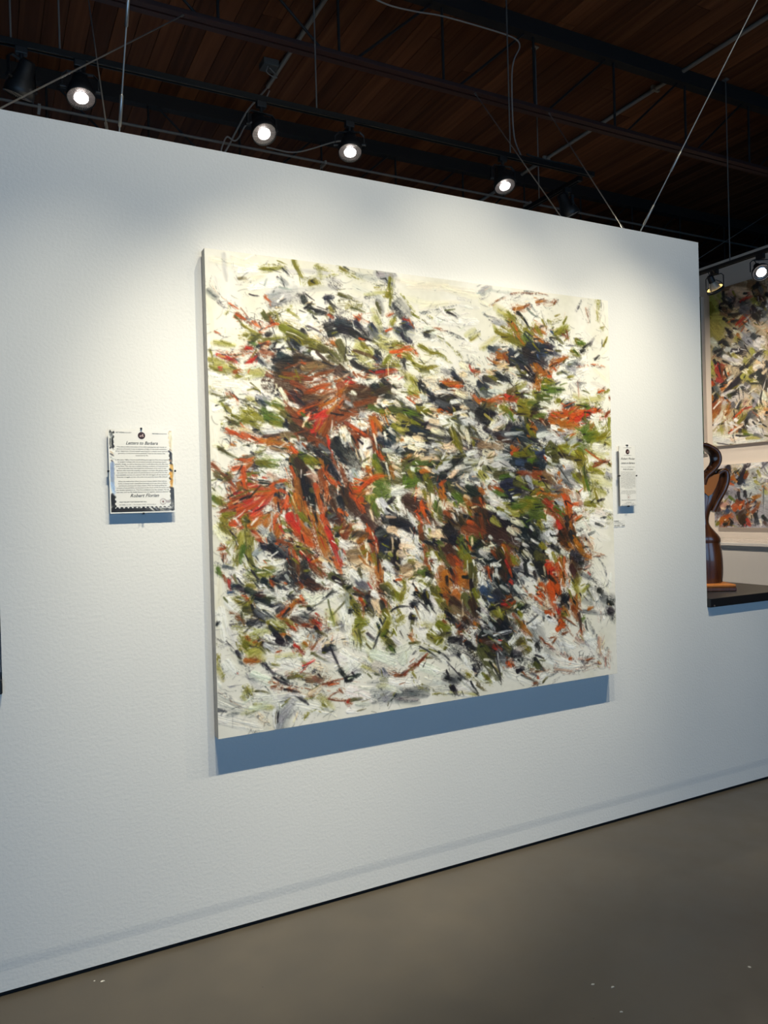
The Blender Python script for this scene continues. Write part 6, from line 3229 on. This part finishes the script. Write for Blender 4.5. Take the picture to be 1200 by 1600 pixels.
ty = LY-.0004; XC = (SX0+SX1)/2
def fz(f): return LZ1-(LZ1-LZ0)*f                                     # height from the top as a fraction
mb = MB()
letter(mb, 'ART WORKS', LX0+.028, fz(.054), ty, .0052, .030, align='LEFT', bold=.0001)
letter(mb, 'FEATURE', LX1-.078, fz(.062), ty, .0048, .021, align='LEFT', bold=.0001)
letter(mb, 'FIND THE ART THAT MOVES FOR YOU.', LX0+.034, fz(.868), ty, .0050, .094, align='LEFT', bold=.0001)
letter(mb, 'ART WORKS', LX0+.033, fz(.900), ty, .0042, .022, align='LEFT', bold=.0001)
mb.build('bold_text', M_INK, sh)
mb = MB()
letter(mb, 'GALLERY', LX0+.0595, fz(.054), ty, .0050, .023, align='LEFT')
letter(mb, 'EXHIBITION', LX1-.0555, fz(.062), ty, .0048, .029, align='LEFT')
letter(mb, 'GALLERY  |  1536 VENABLES STREET, VANCOUVER BC', LX0+.0565, fz(.900), ty, .0042, .104, align='LEFT')
letter(mb, 'www.artworksbc.com  |  604.688.3301  |  info@artworksbc.com', LX0+.033, fz(.924), ty, .0040, .117, align='LEFT')
mb.build('small_text', M_INKGREY, sh)
mb = MB()
letter(mb, 'Letters to Barbara', XC, fz(.188), ty, .0165, .111, shear=.42, bold=.00012)
letter(mb, 'Robert Florian', XC+.004, fz(.808), ty, .0175, .101, shear=.42, bold=.00012)
mb.build('script_title', M_INK, sh)
LINES = ["\u201cThe silence left in the wake of my wife's passing was not merely an", "absence of sound; it was an absence of light. In the quiet emptiness",
         "of her departure, I found myself searching for a vessel, some spiritual", "geometry, to hold the immense gratitude I have for the woman who", "anchored my life.", "",
         "In the early 1980s, I found myself drifting through the Fine Arts program", "at Langara College with the practical intention of steering toward",
         "graphic design, as well as learning what I could about the arts. But then", "came Petra. The city was a sudden, blinding revelation of Impressionism",
         "and modernism that rearranged the architecture of my soul. It was", "Barbara who heard the unspoken longing in my heart. She gently pulled",
         "me away from the safe shore of commercial art and pushed me into the", "unpredictable current of a painter's life. She shrugged off the spectre of",
         "financial struggle; to her, the only true poverty was a life unlived.", "",
         "When the walls of the West Vancouver Library Gallery first held my", "work, a shared truth crystallized between us: it was time to find a",
         "permanent sanctuary for these visions. With her hands guiding the", "curation of my portfolio, we knocked on the doors of the art world, and",
         "our destiny opened to us. That first exhibition was the catalyst. The die", "was cast, and my life finally flowed into its rightful, abstract channel.\u201d"]
mb = MB()
for i, ln in enumerate(LINES):
    if ln: letter(mb, ln, XC, fz(.222+.0253*i), ty, .0056, min(.184, len(ln)*.00256), bold=.00005)
mb.build('body_text', M_INK, sh)
def disc(cx, cz, y, r, n=36, r0=0., sx=1.):
    mb = MB(); a = [2*math.pi*j/n for j in range(n)]
    f = [(cx+sx*r*math.cos(t_), y, cz+r*math.sin(t_)) for t_ in a]
    if r0 <= 0: return mb.add(f, [tuple(range(n))])
    g = [(cx+sx*r0*math.cos(t_), y, cz+r0*math.sin(t_)) for t_ in a]
    return mb.add(f+g, [(i, (i+1) % n, (i+1) % n+n, i+n) for i in range(n)])
disc(XC, fz(.082), ty, .0128).build('round_logo', M_LOGO, sh)
mb = MB(); letter(mb, 'A', XC+.001, fz(.082)-.0055, ty-.0003, .0165, shear=.35); mb.add(*(lambda q: (q, [(0, 1, 2, 3)]))([(XC-.0075, ty-.0003, fz(.082)-.003), (XC-.0045, ty-.0003, fz(.082)-.004), (XC-.002, ty-.0003, fz(.082)+.002), (XC-.003, ty-.0003, fz(.082)+.002)]))
mb.build('logo_letter', M_PINK, sh)
mb = disc(LX1-.046, fz(.865), ty, .0115, r0=.0106)
for k in (.0085,): 
    d2 = disc(LX1-.046, fz(.865), ty, k, r0=k-.0006); mb.add(d2.v, d2.f)
d2 = disc(LX1-.046, fz(.865), ty, .0038); mb.add(d2.v, d2.f)
for k in range(5):
    z_ = fz(.865)+.004-.002*k
    pts = [(LX1-.036+i*.0022, z_+.0009*math.sin(i*1.4)) for i in range(8)]
    mb.add([(x, ty, z+s) for x, z in pts for s in (0, .0006)], [(2*i, 2*i+2, 2*i+3, 2*i+1) for i in range(7)])
mb.build('postmark', M_STAMP, sh)

# narrow notice on the other side of the painting
NX0, NX1, NZ0, NZ1, NY = 2.8035, 2.9165, 1.5705, 1.8745, -.020
N_ = framed('framed_notice', 'narrow clip-framed notice between the large painting and the partition end', NX0, NX1, NZ0, NZ1, NY)
sh = stamp(NX0+.006, NX1-.004, NZ0+.004, NZ1-.004, NY, 6, 18, .0030).build('stamp_sheet', M_PAPER, N_)
XN = (NX0+NX1)/2+.001; ty = NY-.0004
def nz(f): return NZ1-(NZ1-NZ0)*f
mb = MB()
letter(mb, 'ART WORKS GALLERY', XN, nz(.045), ty, .0048, .052); letter(mb, 'FEATURE EXHIBITION', XN, nz(.168), ty, .0048, .050)
letter(mb, 'FIND THE ART THAT MOVES FOR YOU.', XN, nz(.905), ty, .0044, .092, bold=.0001)
letter(mb, 'ART WORKS GALLERY', XN, nz(.940), ty, .0040, .036, bold=.0001); letter(mb, '1536 VENABLES STREET, VANCOUVER BC', XN, nz(.958), ty, .0038, .072)
letter(mb, 'www.artworksbc.com  |  604.688.3301', XN, nz(.976), ty, .0038, .090)
mb.build('small_text', M_INKGREY, sh)
mb = MB()
letter(mb, 'Robert Florian', XN, nz(.235), ty, .0150, .092, shear=.42, bold=.0001); letter(mb, 'Letters to Barbara', XN, nz(.305), ty, .0145, .092, shear=.42, bold=.0001)
letter(mb, 'Artist of Letters', XN, nz(.405), ty, .0115, .070, shear=.42, bold=.0001)
mb.build('script_title', M_INK, sh)
mb = MB()
letter(mb, 'The artist cordially invites', XN, nz(.362), ty, .0058, .092)
for i, ln in enumerate(LINES[6:15]+LINES[16:21]): letter(mb, ln, XN, nz(.442+.0205*i), ty, .0046, .098 if i < 13 else .052)
for i, ln in enumerate(LINES[0:4]): letter(mb, ln, XN, nz(.752+.020*i), ty, .0046, .098 if i < 3 else .03)
mb.build('body_text', M_INK, sh)
disc(XN, nz(.104), ty, .0128).build('round_logo', M_LOGO, sh)
mb = MB(); letter(mb, 'A', XN+.001, nz(.104)-.0055, ty-.0003, .0165, shear=.35); mb.build('logo_letter', M_PINK, sh)
mb = disc(XN, nz(.852), ty, .0100, r0=.0090); d2 = disc(XN, nz(.852), ty, .0035); mb.add(d2.v, d2.f); mb.build('postmark', M_STAMP, sh)

# tiny caption card
cp = thing('caption_card', 'tiny white caption card stuck to the wall below the narrow notice', 'label', (2.8135, -.0006, 1.468))
MB().box(2.776, 2.851, -.0012, -.0001, 1.468, 1.503).build('card', mat('card_stock', (.74, .74, .73), .7), cp)
mb = MB()
letter(mb, 'FLORIAN', 2.779, 1.4955, -.0015, .0062, .030, align='LEFT', bold=.00015); letter(mb, 'Letters to Barbara', 2.781, 1.4885, -.0015, .0052, .040, align='LEFT')
letter(mb, 'oil on canvas', 2.800, 1.4815, -.0015, .0052, .036, align='LEFT'); letter(mb, 'ART WORKS', 2.779, 1.4725, -.0015, .0062, .036, align='LEFT', bold=.0002); letter(mb, 'GALLERY', 2.830, 1.4725, -.0015, .0062, .018, align='LEFT', bold=.0002)
mb.build('caption_text', M_INK, cp)

# ------------------------------------------------------------------ flecks of white paint dropped on the concrete
M_FLECK = mat('dried_white_paint', (.62, .61, .58), .7)
for i, (x, y, r) in enumerate(((.314, -.075, .0075), (.290, -.060, .004), (1.744, -.919, .007), (1.791, -.962, .008), (1.725, -1.068, .006))):
    rg = random.Random(i); n = 9
    ring = [(x+r*rg.uniform(.5, 1.15)*math.cos(2*math.pi*k/n), y+.6*r*rg.uniform(.5, 1.2)*math.sin(2*math.pi*k/n)) for k in range(n)]
    f = MB().loft([[Vector((a, b, 0)) for a, b in ring], [Vector((x+(a-x)*.8, y+(b-y)*.8, .0012)) for a, b in ring]], smooth=False).build('paint_fleck', M_FLECK, None, (x, y, 0))
    tag(f, 'small fleck of dried white paint on the concrete floor', 'paint fleck', 'paint flecks on the floor')
